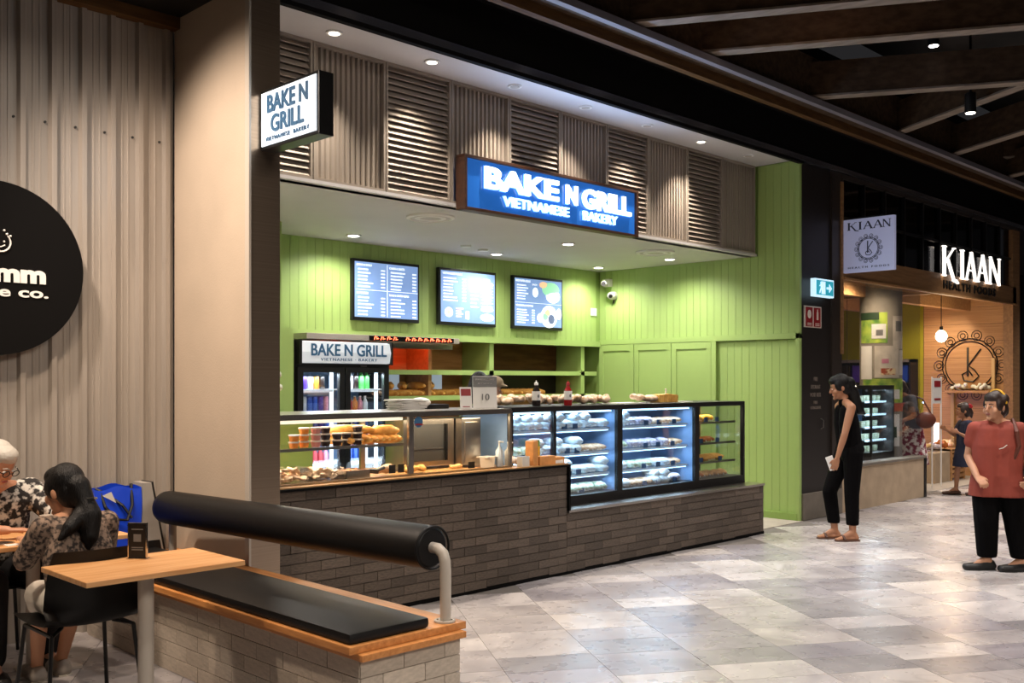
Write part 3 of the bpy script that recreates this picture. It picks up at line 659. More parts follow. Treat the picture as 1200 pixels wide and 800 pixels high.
# exit sign, fire signs on dark pillar
t = thing('exit_sign', 'small lit teal running man exit sign with arrow on the dark pillar', 'sign', (10.72, 5.6, 2.2)); XS = t
B(10.50, 11.02, 5.54, 5.6, 2.27, 2.475).build('case', 'white', t, bevel=.004); bpy.data.objects[t.name].children[0].data.materials[0] = MATS['exit_white']
B(10.53, 10.99, 5.534, 5.54, 2.29, 2.455).build('panel', 'exit_teal', t)
a = MB(); a.box(10.80, 10.87, 5.528, 5.534, 2.36, 2.385); a.prism([(10.87, 2.325), (10.94, 2.372), (10.87, 2.42)], lambda u, v, k: (u, 5.528+.006*k, v)); a.build('arrow', 'exit_white', t)
B(10.66, 10.76, 5.530, 5.534, 2.30, 2.445).build('doorway_mark', 'exit_white', t)
a = MB(); a.ell((10.635, 5.53, 2.43), (.012, .004, .012)); a.tube([(10.63, 5.53, 2.415), (10.645, 5.53, 2.37), (10.62, 5.53, 2.34), (10.6, 5.53, 2.31)], .008, 6); a.tube([(10.645, 5.53, 2.37), (10.68, 5.53, 2.345), (10.68, 5.53, 2.31)], .007, 6); a.tube([(10.6, 5.53, 2.39), (10.635, 5.53, 2.405), (10.67, 5.53, 2.385)], .006, 6); a.build('running_figure', 'exit_white', t)
light('AREA', 'exit_sign_lamp', (10.5, 5.50, 2.63), 1.2, (.5, .85, 1), .3, (90, 0, 180), size_y=.2)
XS.location = (10.72-.14, 5.6, 2.2+.27); XS.scale = (.85, 1, 1)
t = thing('fire_sign', 'white framed sign with two red fire equipment panels on the dark pillar', 'sign', (10.58, 5.64, 1.95)); XS = t
B(10.40, 10.79, 5.632, 5.645, 1.99, 2.235).build('board', 'offwhite', t)
for k, x in enumerate((10.425, 10.61)):
    p_ = B(x, x+.155, 5.628, 5.632, 2.0, 2.22).build('red_panel', 'sign_red', t)
    a = MB()
    if k == 0: a.ell((x+.078, 5.627, 2.14), (.045, .003, .05))
    else: a.box(x+.06, x+.1, 5.625, 5.628, 2.08, 2.17); a.box(x+.07, x+.09, 5.625, 5.628, 2.17, 2.2)
    a.box(x+.03, x+.125, 5.625, 5.628, 2.03, 2.04); a.box(x+.03, x+.125, 5.625, 5.628, 2.012, 2.02)
    a.build('white_symbol', 'offwhite', p_)

XS.location = (10.50, 5.64, 1.95+.20)

# ---- health food shop signs
t = thing('projecting_sign', 'projecting square pale lilac sign with a round emblem at the health food shop', 'sign', (11.2, 5.3, 2.85))
B(11.19, 11.24, 4.98, 5.60, 2.86, 3.49).build('board', 'kiaan_sign', t, bevel=.003)
def serif(mbx, ch, x, z, w_, h_, st_, f, ins=.0):
    s2_ = st_*.35
    def bar(p, q, wd):
        (x0, z0), (x1, z1) = p, q
        mbx.prism([(x0-wd/2, z0), (x0+wd/2, z0), (x1+wd/2, z1), (x1-wd/2, z1)], f)
    def foot(xc, zc, ww=None): ww = ww or st_*2.0; mbx.prism([(xc-ww/2, zc), (xc+ww/2, zc), (xc+ww/2, zc+s2_*.7), (xc-ww/2, zc+s2_*.7)], f)
    if ch == 'I': bar((x+w_/2, z), (x+w_/2, z+h_), st_); foot(x+w_/2, z); foot(x+w_/2, z+h_-s2_*.7)
    if ch == 'A': bar((x+s2_, z), (x+w_/2, z+h_), s2_); bar((x+w_-st_/2, z), (x+w_/2, z+h_), st_); bar((x+w_*.22, z+h_*.35), (x+w_*.22, z+h_*.35+s2_), w_*.0+.01); mbx.prism([(x+w_*.2, z+h_*.33), (x+w_*.75, z+h_*.33), (x+w_*.72, z+h_*.33+s2_*.8), (x+w_*.22, z+h_*.33+s2_*.8)], f); foot(x+s2_, z, st_*1.5); foot(x+w_-st_/2, z)
    if ch == 'N': bar((x+s2_, z), (x+s2_, z+h_), s2_); bar((x+w_-s2_, z), (x+s2_, z+h_), st_); bar((x+w_-s2_, z), (x+w_-s2_, z+h_), s2_); foot(x+s2_, z, st_*1.4); foot(x+w_-s2_, z+h_-s2_*.7, st_*1.4)
    if ch == 'K':
        bar((x+st_/2, z), (x+st_/2, z+h_), st_); foot(x+st_/2, z); foot(x+st_/2, z+h_-s2_*.7); bar((x+st_, z+h_*.45), (x+w_-s2_, z+h_), s2_); foot(x+w_-s2_, z+h_-s2_*.7, st_*1.3)
        bar((x+w_*.95, z-h_*.12), (x+w_*.38, z+h_*.58), st_); mbx.prism([(x+w_*.8, z-h_*.12), (x+w_*1.3, z-h_*.2), (x+w_*1.35, z-h_*.16), (x+w_*1.1, z-h_*.05)], f)
fl = lambda u, v, k: (11.19-.006*k, 5.29-u, v)
for i, (ch, x, w_) in enumerate((('K', -.25, .10), ('I', -.125, .05), ('A', -.06, .11), ('A', .06, .11), ('N', .175, .09))):
    a = MB(); serif(a, ch, x, 3.36, w_, .09, .02, fl); a.build('letter', 'kiaan_ink', t)
text('lettering', 'HEALTH FOODS', 'kiaan_ink', t, (11.19, 5.29, 2.915), .5, .022, '-X', space=1.6)
def emblem(t, f, cx, cz, r, m_, wd):
    for rr in (r*.74, r*.66): MB().tube([f(cx+rr*math.cos(2*PI*k/36), cz+rr*math.sin(2*PI*k/36)) for k in range(36)], wd, 5, True).build('emblem_ring', m_, t)
    for k in range(14):
        a = 2*PI*k/14
        for q in (.14, .07):
            MB().tube([f(cx+(r*.84)*math.cos(a)+q*r*math.cos(2*PI*j/10), cz+(r*.84)*math.sin(a)+q*r*math.sin(2*PI*j/10)) for j in range(10)], wd*.7, 4, True).build('emblem_petal', m_, t)
    MB().tube([f(cx-r*.05, cz-r*.3), f(cx-r*.05, cz+r*.5)], wd*1.8, 6).build('emblem_letter', m_, t)
    MB().tube([f(cx+r*.3, cz+r*.45), f(cx-r*.03, cz+.0), f(cx+r*.12, cz-r*.12), f(cx+r*.25, cz-r*.3), f(cx+r*.1, cz-r*.45), f(cx-r*.15, cz-r*.42), f(cx-r*.2, cz-r*.25), f(cx-r*.02, cz-r*.15), f(cx+r*.08, cz-r*.28)], wd*1.4, 6).build('emblem_letter', m_, t)
emblem(t, lambda u, v: (11.187, 5.29-u, v), 0, 3.13, .175, 'kiaan_ink', .0035)
B(11.2, 11.22, 5.1, 5.6, 3.49, 3.51).build('bracket', 'black_metal', t)
t = thing('wall_emblem', 'large black line emblem in a petal ring on the health shop timber wall', 'emblem', (17.07, 6.32, 1.2))
emblem(t, lambda u, v: (17.07, 6.32-u, v), 0, 1.835, .60, 'black_metal', .009)
t = thing('shop_lettering', 'white glowing serif shop name on the health food shop fascia', 'sign', (15.2, 5.55, 2.9))
fk = lambda u, v, k: (u, 5.59-.03*k, v)
for ch, x, w_ in (('K', 14.1, .40), ('I', 14.68, .2), ('A', 14.92, .40), ('A', 15.36, .42), ('N', 15.86, .42)):
    a = MB(); serif(a, ch, x, 3.05, w_, .42, .062, fk); a.build('letter', 'kiaan_letter', t)
t2 = tag(text('dark_lettering', 'HEALTH FOODS', 'black', None, (15.15, 5.60, 2.935), 2.0, .12, depth=.015, bold=.02, space=1.25), 'dark capital lettering on the timber fascia below the glowing shop name', 'sign')
#light('AREA', 'shop_name_lamp', (15.2, 5.5, 3.1), 10, (1, .85, .68), 2, (60, 0, 0), size_y=.3)

# ================================================================== COUNTER
bk = mesh_of(MB().box(-.5, .5, -.5, .5, -.5, .5), 'brick_dark', .02)
rb = random.Random(5)
def bricks(par, x0, x1, z0, z1, y, L_=.228, H_=.0665, mesh=None, dep=.02):
    n = max(1, round((z1-z0)/H_)); H_ = (z1-z0)/n
    for r_ in range(n):
        x = x0-(L_/2 if r_ % 2 else 0)
        while x < x1-.01:
            a, b = max(x, x0), min(x+L_, x1); x += L_
            if b-a < .02: continue
            piece('brick', mesh or bk, par, ((a+b)/2, y+rb.uniform(0, .004), z0+H_*(r_+.5)), (0, 0, 0), (b-a-.005, dep, H_-.005))
ct = thing('service_counter', 'long grey brick service counter below the glass food cases', 'counter', (4.7, 5.43, 0))
m_ = MB(); m_.box(3.345, 5.57, 5.445, 6.2, .03, .88); m_.box(5.57, 6.07, 5.445, 5.61, .03, .88); m_.build('body', 'mortar_dark', ct)
bricks(ct, 3.345, 6.07, .02, .88, 5.443)
B(3.345, 6.075, 5.435, 5.445, 0, .03).build('base_shadow', 'matte_black', ct)  # black strip stands in for the thin shadow along the base
B(3.345, 6.09, 5.41, 5.46, .88, .897).build('edge_trim', 'matte_black', ct)
m_ = MB(); m_.box(3.345, 5.57, 5.43, 6.25, .886, .905); m_.box(5.57, 6.08, 5.43, 5.615, .886, .905); m_.build('worktop', 'shelf_wood', ct)
B(6.07, 6.09, 5.41, 5.612, .52, .895).build('end_trim', 'matte_black', ct)
cp = thing('display_plinth', 'low grey brick plinth under the black framed display cases', 'plinth', (7.6, 5.43, 0))
B(6.07, 9.11, 5.445, 6.5, .03, .50).build('body', 'mortar_dark', cp)
bricks(cp, 6.07, 9.11, .02, .50, 5.443)
B(6.07, 9.12, 5.435, 5.445, 0, .03).build('base_shadow', 'matte_black', cp)  # shadow line at the plinth foot, modelled in black
B(6.09, 9.12, 5.425, 6.5, .50, .522).build('ledge', 'steel', cp)
B(9.1, 9.115, 5.44, 6.5, 0, .50).build('end_panel', 'brick_dark', cp)

# glass food cases on the counter
def gcase(x0, x1, label):
    t = thing('glass_food_case', label, 'display case', ((x0+x1)/2, 5.8, .905))
    for x in (x0, x1-.022):
        for y in (5.50, 6.07): B(x, x+.022, y, y+.022, .905, 1.335).build('post', 'steel', t)
    B(x0+.022, x1-.022, 5.508, 5.514, .915, 1.33).build('front_glass', 'glass_front', t)
    B(x0, x1, 5.495, 5.515, 1.325, 1.345).build('top_rail', 'steel', t); B(x0, x1, 5.498, 5.515, .905, .918).build('bottom_rail', 'steel', t)
    B(x0, x1, 5.50, 6.12, 1.345, 1.362).build('top_shelf', 'steel', t, bevel=.003)
    return t
ca = gcase(3.40, 4.49, 'stainless glass food case with bread rolls and sauce tubs on its shelf')
B(3.42, 4.46, 5.56, 6.0, 1.128, 1.138).build('glass_shelf', 'glass', ca); B(3.42, 4.46, 5.55, 5.56, 1.12, 1.14).build('shelf_edge', 'steel', ca)
B(3.42, 4.46, 5.56, 5.70, 1.30, 1.32).build('light_strip', 'strip_warm', ca)
light('AREA', 'food_case_lamp', (3.95, 5.72, 1.30), 7, (1, .83, .62), 1.0, (0, 0, 0), size_y=.1)
light('AREA', 'food_case_lamp', (3.95, 5.70, 1.115), 5, (1, .83, .62), 1.0, (0, 0, 0), size_y=.1)
cbx = gcase(4.49, 5.50, 'stainless glass food case holding a steel warming cabinet')
light('AREA', 'food_case_lamp', (4.95, 5.66, 1.31), 8, (1, .76, .48), .9, (0, 0, 0), size_y=.1)
MB().cyl((4.56, 5.507, 1.285), (4.56, 5.504, 1.285), .04, n=24).build('round_sticker', 'navy_letters', cbx); B(4.53, 4.60, 5.502, 5.504, 1.262, 1.274).build('sticker_band', 'sign_red', cbx)
t = thing('warming_cabinet', 'stainless warming cabinet with a dark glass door inside the middle food case', 'food warmer', (5.0, 5.95, .905))
B(4.66, 5.16, 5.80, 6.02, .93, 1.29).build('body', 'steel', t, bevel=.004); B(4.70, 5.05, 5.79, 5.80, .97, 1.25).build('dark_window', 'dark_grey', t); B(4.70, 5.05, 5.785, 5.79, 1.06, 1.07).build('shelf_line', 'steel', t)
B(5.055, 5.075, 5.775, 5.79, .97, 1.25).build('handle', 'matte_black', t)
B(5.17, 5.37, 5.72, 6.02, .93, 1.29).build('side_panel', 'steel', t, bevel=.003); B(5.20, 5.34, 5.714, 5.72, .95, 1.26).build('door', 'steel', t, bevel=.002)

# black framed refrigerated cases
def dcase(name, x0, x1, label, mids=(), cold=True, levels=(.765, .955, 1.165)):
    t = thing(name, label, 'display case', ((x0+x1)/2, 5.9, .522)); Y0, Y1 = 5.62, 6.2
    B(x0, x1, Y0, Y1, .522, .60).build('base', 'black', t); B(x0, x1, Y0, Y1, 1.325, 1.368).build('top', 'black', t, bevel=.003)
    xs = [x0]+list(mids)+[x1-.035]
    for x in xs: B(x, x+.035, Y0, Y0+.035, .60, 1.325).build('mullion', 'black', t)
    B(x0, x0+.02, Y0+.035, Y1, .60, 1.325).build('side_glass', 'glass', t) if not cold else B(x0, x0+.012, Y0+.035, Y1, .60, 1.325).build('side_panel', 'case_inner', t)
    for a, b in zip(xs, xs[1:]): B(a+.035, b, Y0+.01, Y0+.016, .60, 1.325).build('front_glass', 'glass_front', t)
    if cold: B(x0, x1, Y1-.02, Y1, .60, 1.325).build('back_panel', 'case_inner', t); B(x1-.012, x1, Y0+.035, Y1, .60, 1.325).build('side_panel', 'case_inner', t)
    else:
        B(x0+.02, x1-.02, Y1-.01, Y1-.004, .60, 1.325).build('back_glass', 'glass', t); B(x1-.01, x1-.004, Y0+.035, Y1, .60, 1.325).build('side_glass', 'glass', t)
        for y in (Y1-.03,): B(x1-.03, x1, y, y+.03, .60, 1.325).build('mullion', 'black', t)
        B((x0+x1)/2-.01, (x0+x1)/2+.01, Y1-.04, Y1-.02, .6, 1.325).build('shelf_post', 'black', t)
    for z in levels:
        s_ = B(x0+.04, x1-.04, Y0+.10, Y1-.05, z-.012, z).build('glass_shelf', 'glass' if cold else 'glass', t)
        B(x0+.04, x1-.04, Y0+.09, Y0+.10, z-.02, z+.002).build('shelf_edge', 'case_shelf' if cold else 'steel', s_)
        if cold: B(x0+.05, x1-.05, Y0+.10, Y0+.115, z-.03, z-.018).build('light_strip', 'led_case', s_)
        if cold: light('AREA', 'cold_case_lamp', ((x0+x1)/2, Y0+.12, z-.035), 2.3*(x1-x0), (.5, .75, 1), x1-x0-.12, (-12, 0, 0), size_y=.03)
    if cold:
        B(x0+.05, x1-.05, Y0+.06, Y0+.08, 1.305, 1.32).build('light_strip', 'led_case', t); light('AREA', 'cold_case_lamp', ((x0+x1)/2, Y0+.12, 1.30), 2.8*(x1-x0), (.5, .75, 1), x1-x0-.12, (-12, 0, 0), size_y=.03)
    return t
c1 = dcase('display_fridge', 5.60, 6.99, 'black framed refrigerated case at the left, partly behind the counter boxes', (6.11,))
c2 = dcase('display_fridge', 6.99, 8.19, 'widest bright blue refrigerated case in the middle of the display')
c3 = dcase('display_case', 8.19, 9.05, 'see-through unlit black framed pastry case at the right end', cold=False)
light('AREA', 'pastry_case_lamp', (8.62, 5.8, 1.31), 3.0, (1, .85, .6), .7, (0, 0, 0), size_y=.1)

# drinks fridge
t = thing('drinks_fridge', 'tall black two door drinks fridge with white lettered header', 'fridge', (5.64, 8.2, 0))
m_ = MB(); m_.box(5.08, 6.2, 7.95, 8.5, .0, .12); m_.box(5.08, 6.2, 8.44, 8.5, .12, 1.96); m_.box(5.08, 5.11, 7.95, 8.44, .12, 1.96); m_.box(6.17, 6.2, 7.95, 8.44, .12, 1.96); m_.box(5.11, 6.17, 7.95, 8.44, 1.71, 1.96); m_.build('cabinet', 'black', t)
hd = MB(); hd.prism([(7.95, 1.745), (7.90, 1.75), (7.875, 1.85), (7.90, 1.945), (7.95, 1.955)], lambda u, v, k: (5.13+1.04*k, u, v)); hd.build('header', 'fridge_header_lit', t)
B(5.105, 5.13, 7.87, 7.95, 1.735, 1.96).build('header_end', 'black', t); B(6.17, 6.19, 7.87, 7.95, 1.735, 1.96).build('header_end', 'black', t)
text('lettering', 'BAKE N GRILL', 'navy_letters', t, (5.67, 7.873, 1.872), .88, .115, bold=.015); text('lettering', 'VIETNAMESE · BAKERY', 'navy_letters', t, (5.67, 7.880, 1.782), .66, .026, space=1.2)
B(5.85, 5.92, 7.94, 7.95, 1.718, 1.728).build('badge', 'steel', t)
for x0, x1 in ((5.11, 5.635), (5.645, 6.17)):
    d = MB(); d.box(x0, x0+.06, 7.91, 7.95, .14, 1.71); d.box(x1-.06, x1, 7.91, 7.95, .14, 1.71); d.box(x0+.06, x1-.06, 7.91, 7.95, 1.66, 1.71); d.box(x0+.06, x1-.06, 7.91, 7.95, .14, .2)
    d = d.build('door', 'black', t); B(x0+.06, x1-.06, 7.925, 7.93, .2, 1.66).build('door_glass', 'glass', d)
    B(x1-.10, x1-.07, 8.0, 8.02, .2, 1.66).build('light_tube', 'led_cool', t)
    for z in (.31, .55, .79, 1.04, 1.27, 1.50): B(x0+.01, x1-.01, 8.0, 8.42, z-.012, z).build('shelf', 'white', t); B(x0+.02, x1-.08, 7.99, 8.0, z-.03, z).build('shelf_strip', 'can_white', t)
B(5.11, 6.17, 8.42, 8.44, .12, 1.71).build('back_liner', 'case_inner', t)
for xx in (5.37, 5.90): light('AREA', 'drinks_fridge_lamp', (xx, 7.99, 1.64), 5, (.75, .88, 1), .45, (-10, 0, 0), size_y=.03); light('AREA', 'drinks_fridge_lamp', (xx, 7.97, .9), 5, (.75, .88, 1), .45, (60, 0, 0), size_y=.6)

# ================================================================== SEATING
bt = thing('bench', 'whitewashed brick bench with oak seat slabs along the pale wall', 'bench', (2.8, 4.8, 0))
B(2.53, 3.08, 3.44, 6.30, 0, .40).build('plinth', 'mortar_white', bt)
wbk = mesh_of(MB().box(-.5, .5, -.5, .5, -.5, .5), 'brick_white', .02)
for r_ in range(5):
    z = .04+.08*r_; y = 3.43-(.115 if r_ % 2 else 0)
    while y < 6.25:
        a, b = max(y, 3.43), min(y+.235, 6.30); y += .235
        piece('brick', wbk, bt, (2.527, (a+b)/2, z), (0, 0, 0), (.02+rb.uniform(0, .004), b-a-.003, .077))
    x = 2.52-(.115 if r_ % 2 else 0)
    while x < 3.08:
        a, b = max(x, 2.52), min(x+.235, 3.085); x += .235
        if b-a > .02: piece('brick', wbk, bt, ((a+b)/2, 3.435, z), (0, 0, 0), (b-a-.003, .02+rb.uniform(0, .004), .077))
B(2.50, 3.09, 3.385, 6.30, .40, .43).build('lower_slab', 'bench_wood', bt, bevel=.004)
B(2.46, 3.12, 3.42, 6.30, .43, .465).build('upper_slab', 'bench_wood', bt, bevel=.005)
o = MB().box(2.475, 2.915, 3.44, 6.15, .466, .515).build('seat_cushion', 'leather', None, bevel=.018); smooth(o, 50); tag(o, 'long flat black leather seat cushion on the oak bench', 'cushion')
t = thing('bolster_backrest', 'long black leather bolster backrest on a bent cream pole above the bench', 'backrest', (3.0, 4.8, .465))
prof = [(.02, 0), (.085, 0), (.1, .014), (.104, .05), (.104, 2.40), (.1, 2.44), (.085, 2.455), (.02, 2.455)]
ax = (V((2.905, 6.0, .783))-V((3.025, 3.55, .80))).normalized(); q = V((0, 0, 1)).rotation_difference(ax).to_matrix()
smooth(MB().lathe(prof, (3.025, 3.55, .80), 36, q).build('bolster', 'leather', t), 40)
MB().tube([V((3.025, 3.55, .80))+V((.1*math.cos(2*PI*k/36), -.0, .1*math.sin(2*PI*k/36))) for k in range(36)], .006, 6, True).build('end_piping', 'leather', t)
smooth(MB().tube([(3.04, 3.475, .466), (3.04, 3.475, .70), (3.04, 3.478, .745), (3.037, 3.49, .78), (3.03, 3.515, .80), (3.022, 3.56, .803)], .026, 16).build('pole', 'cream_metal', t))
MB().cyl((3.04, 3.48, .466), (3.04, 3.48, .474), .05, n=20).build('base_plate', 'cream_metal', t)
for a in range(4): MB().cyl((3.04+.034*math.cos(a*PI/2+.7), 3.48+.034*math.sin(a*PI/2+.7), .474), (3.04+.034*math.cos(a*PI/2+.7), 3.48+.034*math.sin(a*PI/2+.7), .479), .005, n=8).build('bolt', 'steel', t)
smooth(MB().tube([(2.93, 5.96, .466), (2.93, 5.96, .70), (2.915, 5.97, .76)], .024, 14).build('pole', 'cream_metal', t))

def table(label, x0, x1, y0, y1, px, py):
    t = thing('cafe_table', label, 'table', (px, py, 0))
    B(x0, x1, y0, y1, .726, .75).build('table_top', 'oak', t, bevel=.004)
    smooth(MB().cyl((px, py, .015), (px, py, .72), .035, n=24).build('pedestal', 'cream_metal', t))
    B(px-.12, px+.12, py-.12, py+.12, .716, .726).build('top_plate', 'cream_metal', t)
    B(px-.25, px+.25, py-.035, py+.035, .0, .016).build('foot_bar', 'cream_metal', t, bevel=.004); B(px-.035, px+.035, py-.2, py+.2, .0, .014).build('foot_bar', 'cream_metal', t, bevel=.004)
table('small empty oak table in the foreground with a black card on it', 1.655, 2.385, 4.13, 4.63, 2.02, 4.37)
table('oak table at the ribbed wall where the two people sit', 1.50, 2.36, 5.28, 5.82, 1.955, 5.58)
# menu card stand
t = thing('table_card', 'small upright black card holder on the front oak table', 'menu card', (2.05, 4.52, .75), R(-50)); WL[t.name] = V()
B(-.043, .043, -.004, .004, .003, .165).build('card', 'black', t); B(-.046, .046, -.02, .03, 0, .004).build('stand_foot', 'chrome', t)
f = MB()
for a in ((-.046, -.041, 0, .168), (.041, .046, 0, .168), (-.041, .041, .163, .168)): f.box(a[0], a[1], -.006, .006, a[2], a[3])
f.build('clear_edge', 'chrome', t); B(-.018, .018, -.005, -.004, .08, .115).build('printed_patch', 'grey', t)
for z in (.135, .05, .04): B(-.028, .028, -.005, -.004, z, z+.005).build('printed_line', 'grey', t)

def chair(label, loc, rz):
    t = lthing('cafe_chair', label, 'chair', loc, rz, None)   # faces local -Y
    nx, ny = 12, 14; bm = bmesh.new(); g = []
    for j in range(ny+1):
        v = j/ny
        row = []
        for i in range(nx+1):
            u = i/nx*2-1
            if v < .55: y = -.22+v/.55*.40; z = .445+.02*u*u-.012*math.sin(v/.55*PI); wd = .235-.05*max(0, .15-v)
            elif v < .68: k = (v-.55)/.13; a = k*PI/2; y = .18+.05*math.sin(a); z = .445+.06*(1-math.cos(a))+.02*u*u; wd = .235
            else: k = (v-.68)/.32; y = .23+.05*k-.05*u*u; z = .505+.30*k; wd = .235-.03*k**3
            row.append(bm.verts.new((u*wd, y-(0 if v < .55 else 0), z)))
        g.append(row)
    for j in range(ny):
        for i in range(nx): bm.faces.new((g[j][i], g[j][i+1], g[j+1][i+1], g[j+1][i]))
    bmesh.ops.solidify(bm, geom=bm.faces[:], thickness=.012); q = MB(); q.bm.free(); q.bm = bm
    smooth(q.build('shell', 'black_plastic', t), 60)
    for sx in (-1, 1):
        for sy in (-1, 1): MB().tube([(sx*.12, sy*.10, .43), (sx*.19, sy*.17+.0, .41), (sx*.225, sy*.215, 0)], .010, 8).build('leg', 'black_metal', t)
        MB().tube([(sx*.19, -.17, .41), (sx*.19, .17, .41)], .009, 8).build('seat_rail', 'black_metal', t)
    return t
chair('black moulded chair with thin black legs under the seated long haired person', (1.915, 4.86, 0), PI)
chair('black chair under the white haired man at the ribbed wall', (1.86, 5.98, 0), 0)

# blue shopping bag on the bench
t = thing('shopping_bag', 'large glossy blue shopping bag with grey end standing on the bench', 'bag', (2.78, 6.1, .466))
def bagmesh():
    m_ = MB(); n = 10
    fr = [[None]*(n+1) for _ in range(n+1)]; bkk = [[None]*(n+1) for _ in range(n+1)]
    for j in range(n+1):
        for i in range(n+1):
            u, v = i/n, j/n; x = 2.495+.30*u+.015*v; z = .47+.44*v-.012*math.sin(u*9)*v
            fr[j][i] = m_.bm.verts.new((x, 6.12+.05*v*v*.6+.012*math.sin(7*u+5*v), z)); bkk[j][i] = m_.bm.verts.new((x, 6.30-.05*v+.008*math.sin(6*u), z+.01))
    for j in range(n):
        for i in range(n):
            m_.bm.faces.new((fr[j][i], fr[j][i+1], fr[j+1][i+1], fr[j+1][i])); m_.bm.faces.new((bkk[j][i+1], bkk[j][i], bkk[j+1][i], bkk[j+1][i+1]))
        m_.bm.faces.new((fr[j][0], fr[j+1][0], bkk[j+1][0], bkk[j][0])); m_.bm.faces.new((fr[j][n], bkk[j][n], bkk[j+1][n], fr[j+1][n]))
    m_.bm.faces.new([fr[0][i] for i in range(n+1)]+[bkk[0][i] for i in range(n, -1, -1)])
    return m_
smooth(bagmesh().build('blue_body', 'bag_blue', t), 50)
g_ = MB(); g_.prism([(2.80, .47), (2.955, .47), (2.87, .93), (2.815, .93)], lambda u, v, k: (u, 6.13+.16*k, v)); g_.build('grey_end', 'bag_grey', t)
g_ = MB(); g_.prism([(2.803, .475), (2.94, .475), (2.925, .56), (2.805, .56)], lambda u, v, k: (u, 6.126+.004*k, v)); g_.build('black_print', 'black', t)
g_ = MB(); g_.prism([(2.955, .47), (2.968, .47), (2.882, .935), (2.87, .93)], lambda u, v, k: (u, 6.13+.16*k, v)); g_.build('edge_binding', 'black', t)
g_ = MB(); g_.prism([(2.555, .87), (2.61, .89), (2.64, .82)], lambda u, v, k: (u, 6.124+.01*(v-.8)+.003*k, v)); g_.build('pale_label', 'offwhite', t)
MB().tube([(2.55, 6.16, .90), (2.57, 6.12, .80), (2.63, 6.10, .72), (2.70, 6.10, .71), (2.74, 6.12, .80), (2.75, 6.16, .93)], .010, 6).build('handle', 'black', t)
MB().tube([(2.57, 6.26, .90), (2.61, 6.18, .87), (2.68, 6.12, .80), (2.73, 6.10, .72)], .009, 6).build('handle', 'black', t)
# things on the rear table
t = thing('mobile_phone', 'mobile phone lying on the rear oak table by the man\'s hands', 'phone', (1.72, 5.40, .75), R(25)); WL[t.name] = V()
B(-.075, .075, -.037, .037, 0, .008).build('body', 'chrome', t, bevel=.003); B(-.068, .068, -.032, .032, .008, .009).build('screen_glass', 'black', t)
n_ = MB()
for k in range(14): n_.ell((1.91+.03*rb.uniform(-1, 1), 5.40+.03*rb.uniform(-1, 1), .768+.012*rb.uniform(-1, 1)), (.022, .016, .016), u=6, v=5)
tag(remesh(n_, 'paper_napkin', 'white', None, .008, 1), 'crumpled white paper napkin on the rear oak table', 'napkin')
tag(B(1.74, 1.84, 5.31, 5.37, .75, .753).build('receipt', 'white'), 'flat white paper slip at the edge of the rear oak table', 'paper')
t = thing('drinking_cup', 'small cup with white straw on the rear oak table', 'cup', (2.04, 5.62, .75))
smooth(MB().lathe([(.026, .751), (.036, .85), (.033, .85), (.024, .757)], (2.04, 5.62, 0), 20).build('cup', 'offwhite', t)); MB().cyl((2.04, 5.62, .76), (2.075, 5.60, .93), .004, n=8).build('straw', 'white', t)
t = thing('takeaway_box', 'small brown takeaway box at the right end of the rear oak table', 'box', (2.28, 5.45, .75))
B(2.23, 2.34, 5.40, 5.50, .751, .79).build('tray', 'cardboard', t); B(2.24, 2.33, 5.41, 5.49, .785, .80).build('filling', 'pastry_brown', t)
# ================================================================== FOOD AND SMALL ITEMS
rd = random.Random(11)
def baguette(l, r, sx=1, score=True):
    m_ = MB(); n = 12; rings = []
    prof = [(r*max(.12, math.sin(PI*min(max(k/n, .03), .97))**.45), -l/2+l*k/n) for k in range(n+1)]
    M = Matrix.Rotation(R(90), 3, 'X')
    m_.lathe(prof, (0, 0, r*.8), 12, M)
    for v in m_.bm.verts: v.co.z = max(v.co.z*.86, 0)
    return m_
def bun_thing(name, label, l, r, m_='bread'):
    t = lthing(name, label, 'bread roll'); smooth(baguette(l, r).build('crust', m_, t))
    s_ = MB()
    for k in (-1, 0, 1): s_.tube([(-.4*r, k*l*.22-.012, r*1.46), (.1*r, k*l*.22, r*1.52), (.5*r, k*l*.22+.014, r*1.42)], r*.07, 5)
    s_.build('score_marks', 'bread_pale', t); return t
b0 = bun_thing('baguette', 'x', .30, .043)
spots = [(4.02, 5.72, 1.14, 8), (4.12, 5.74, 1.14, 3), (4.20, 5.72, 1.14, -4), (4.05, 5.70, 1.21, 62), (4.16, 5.74, 1.205, 55)]
lab = ['leftmost baguette of the bottom row on the glass shelf of the food case', 'middle baguette under the stacked pair in the food case', 'rightmost baguette under the stacked pair in the food case', 'upper left baguette of the stacked pair in the food case', 'upper right baguette of the stacked pair in the food case']
for i, (x, y, z, a) in enumerate(spots):
    if i == 0: b0.location = (x, y, z); b0.rotation_euler = (0, 0, R(a)); b0['label'] = lab[0]; b0['group'] = 'baguettes in the food case'
    else: dup(b0, (x, y, z), R(a), lab[i], 'baguettes in the food case')
b1 = bun_thing('bread_roll', 'x', .24, .040)
for i in range(5):
    p_ = (4.255+.052*i, 5.70, 1.14); l = f'scored bread roll in the right-hand row, {NTH[i]} of five'
    if i == 0: b1.location = p_; b1['label'] = l; b1['group'] = 'bread rolls in the food case'
    else: dup(b1, p_, R(rd.uniform(-6, 6)), l, 'bread rolls in the food case')
b2 = dup(b1, (4.38, 5.68, 1.19), R(75), 'big bread roll lying across the top of the right-hand row', 'bread rolls in the food case'); b2.scale = (1.15, 1, 1.2)
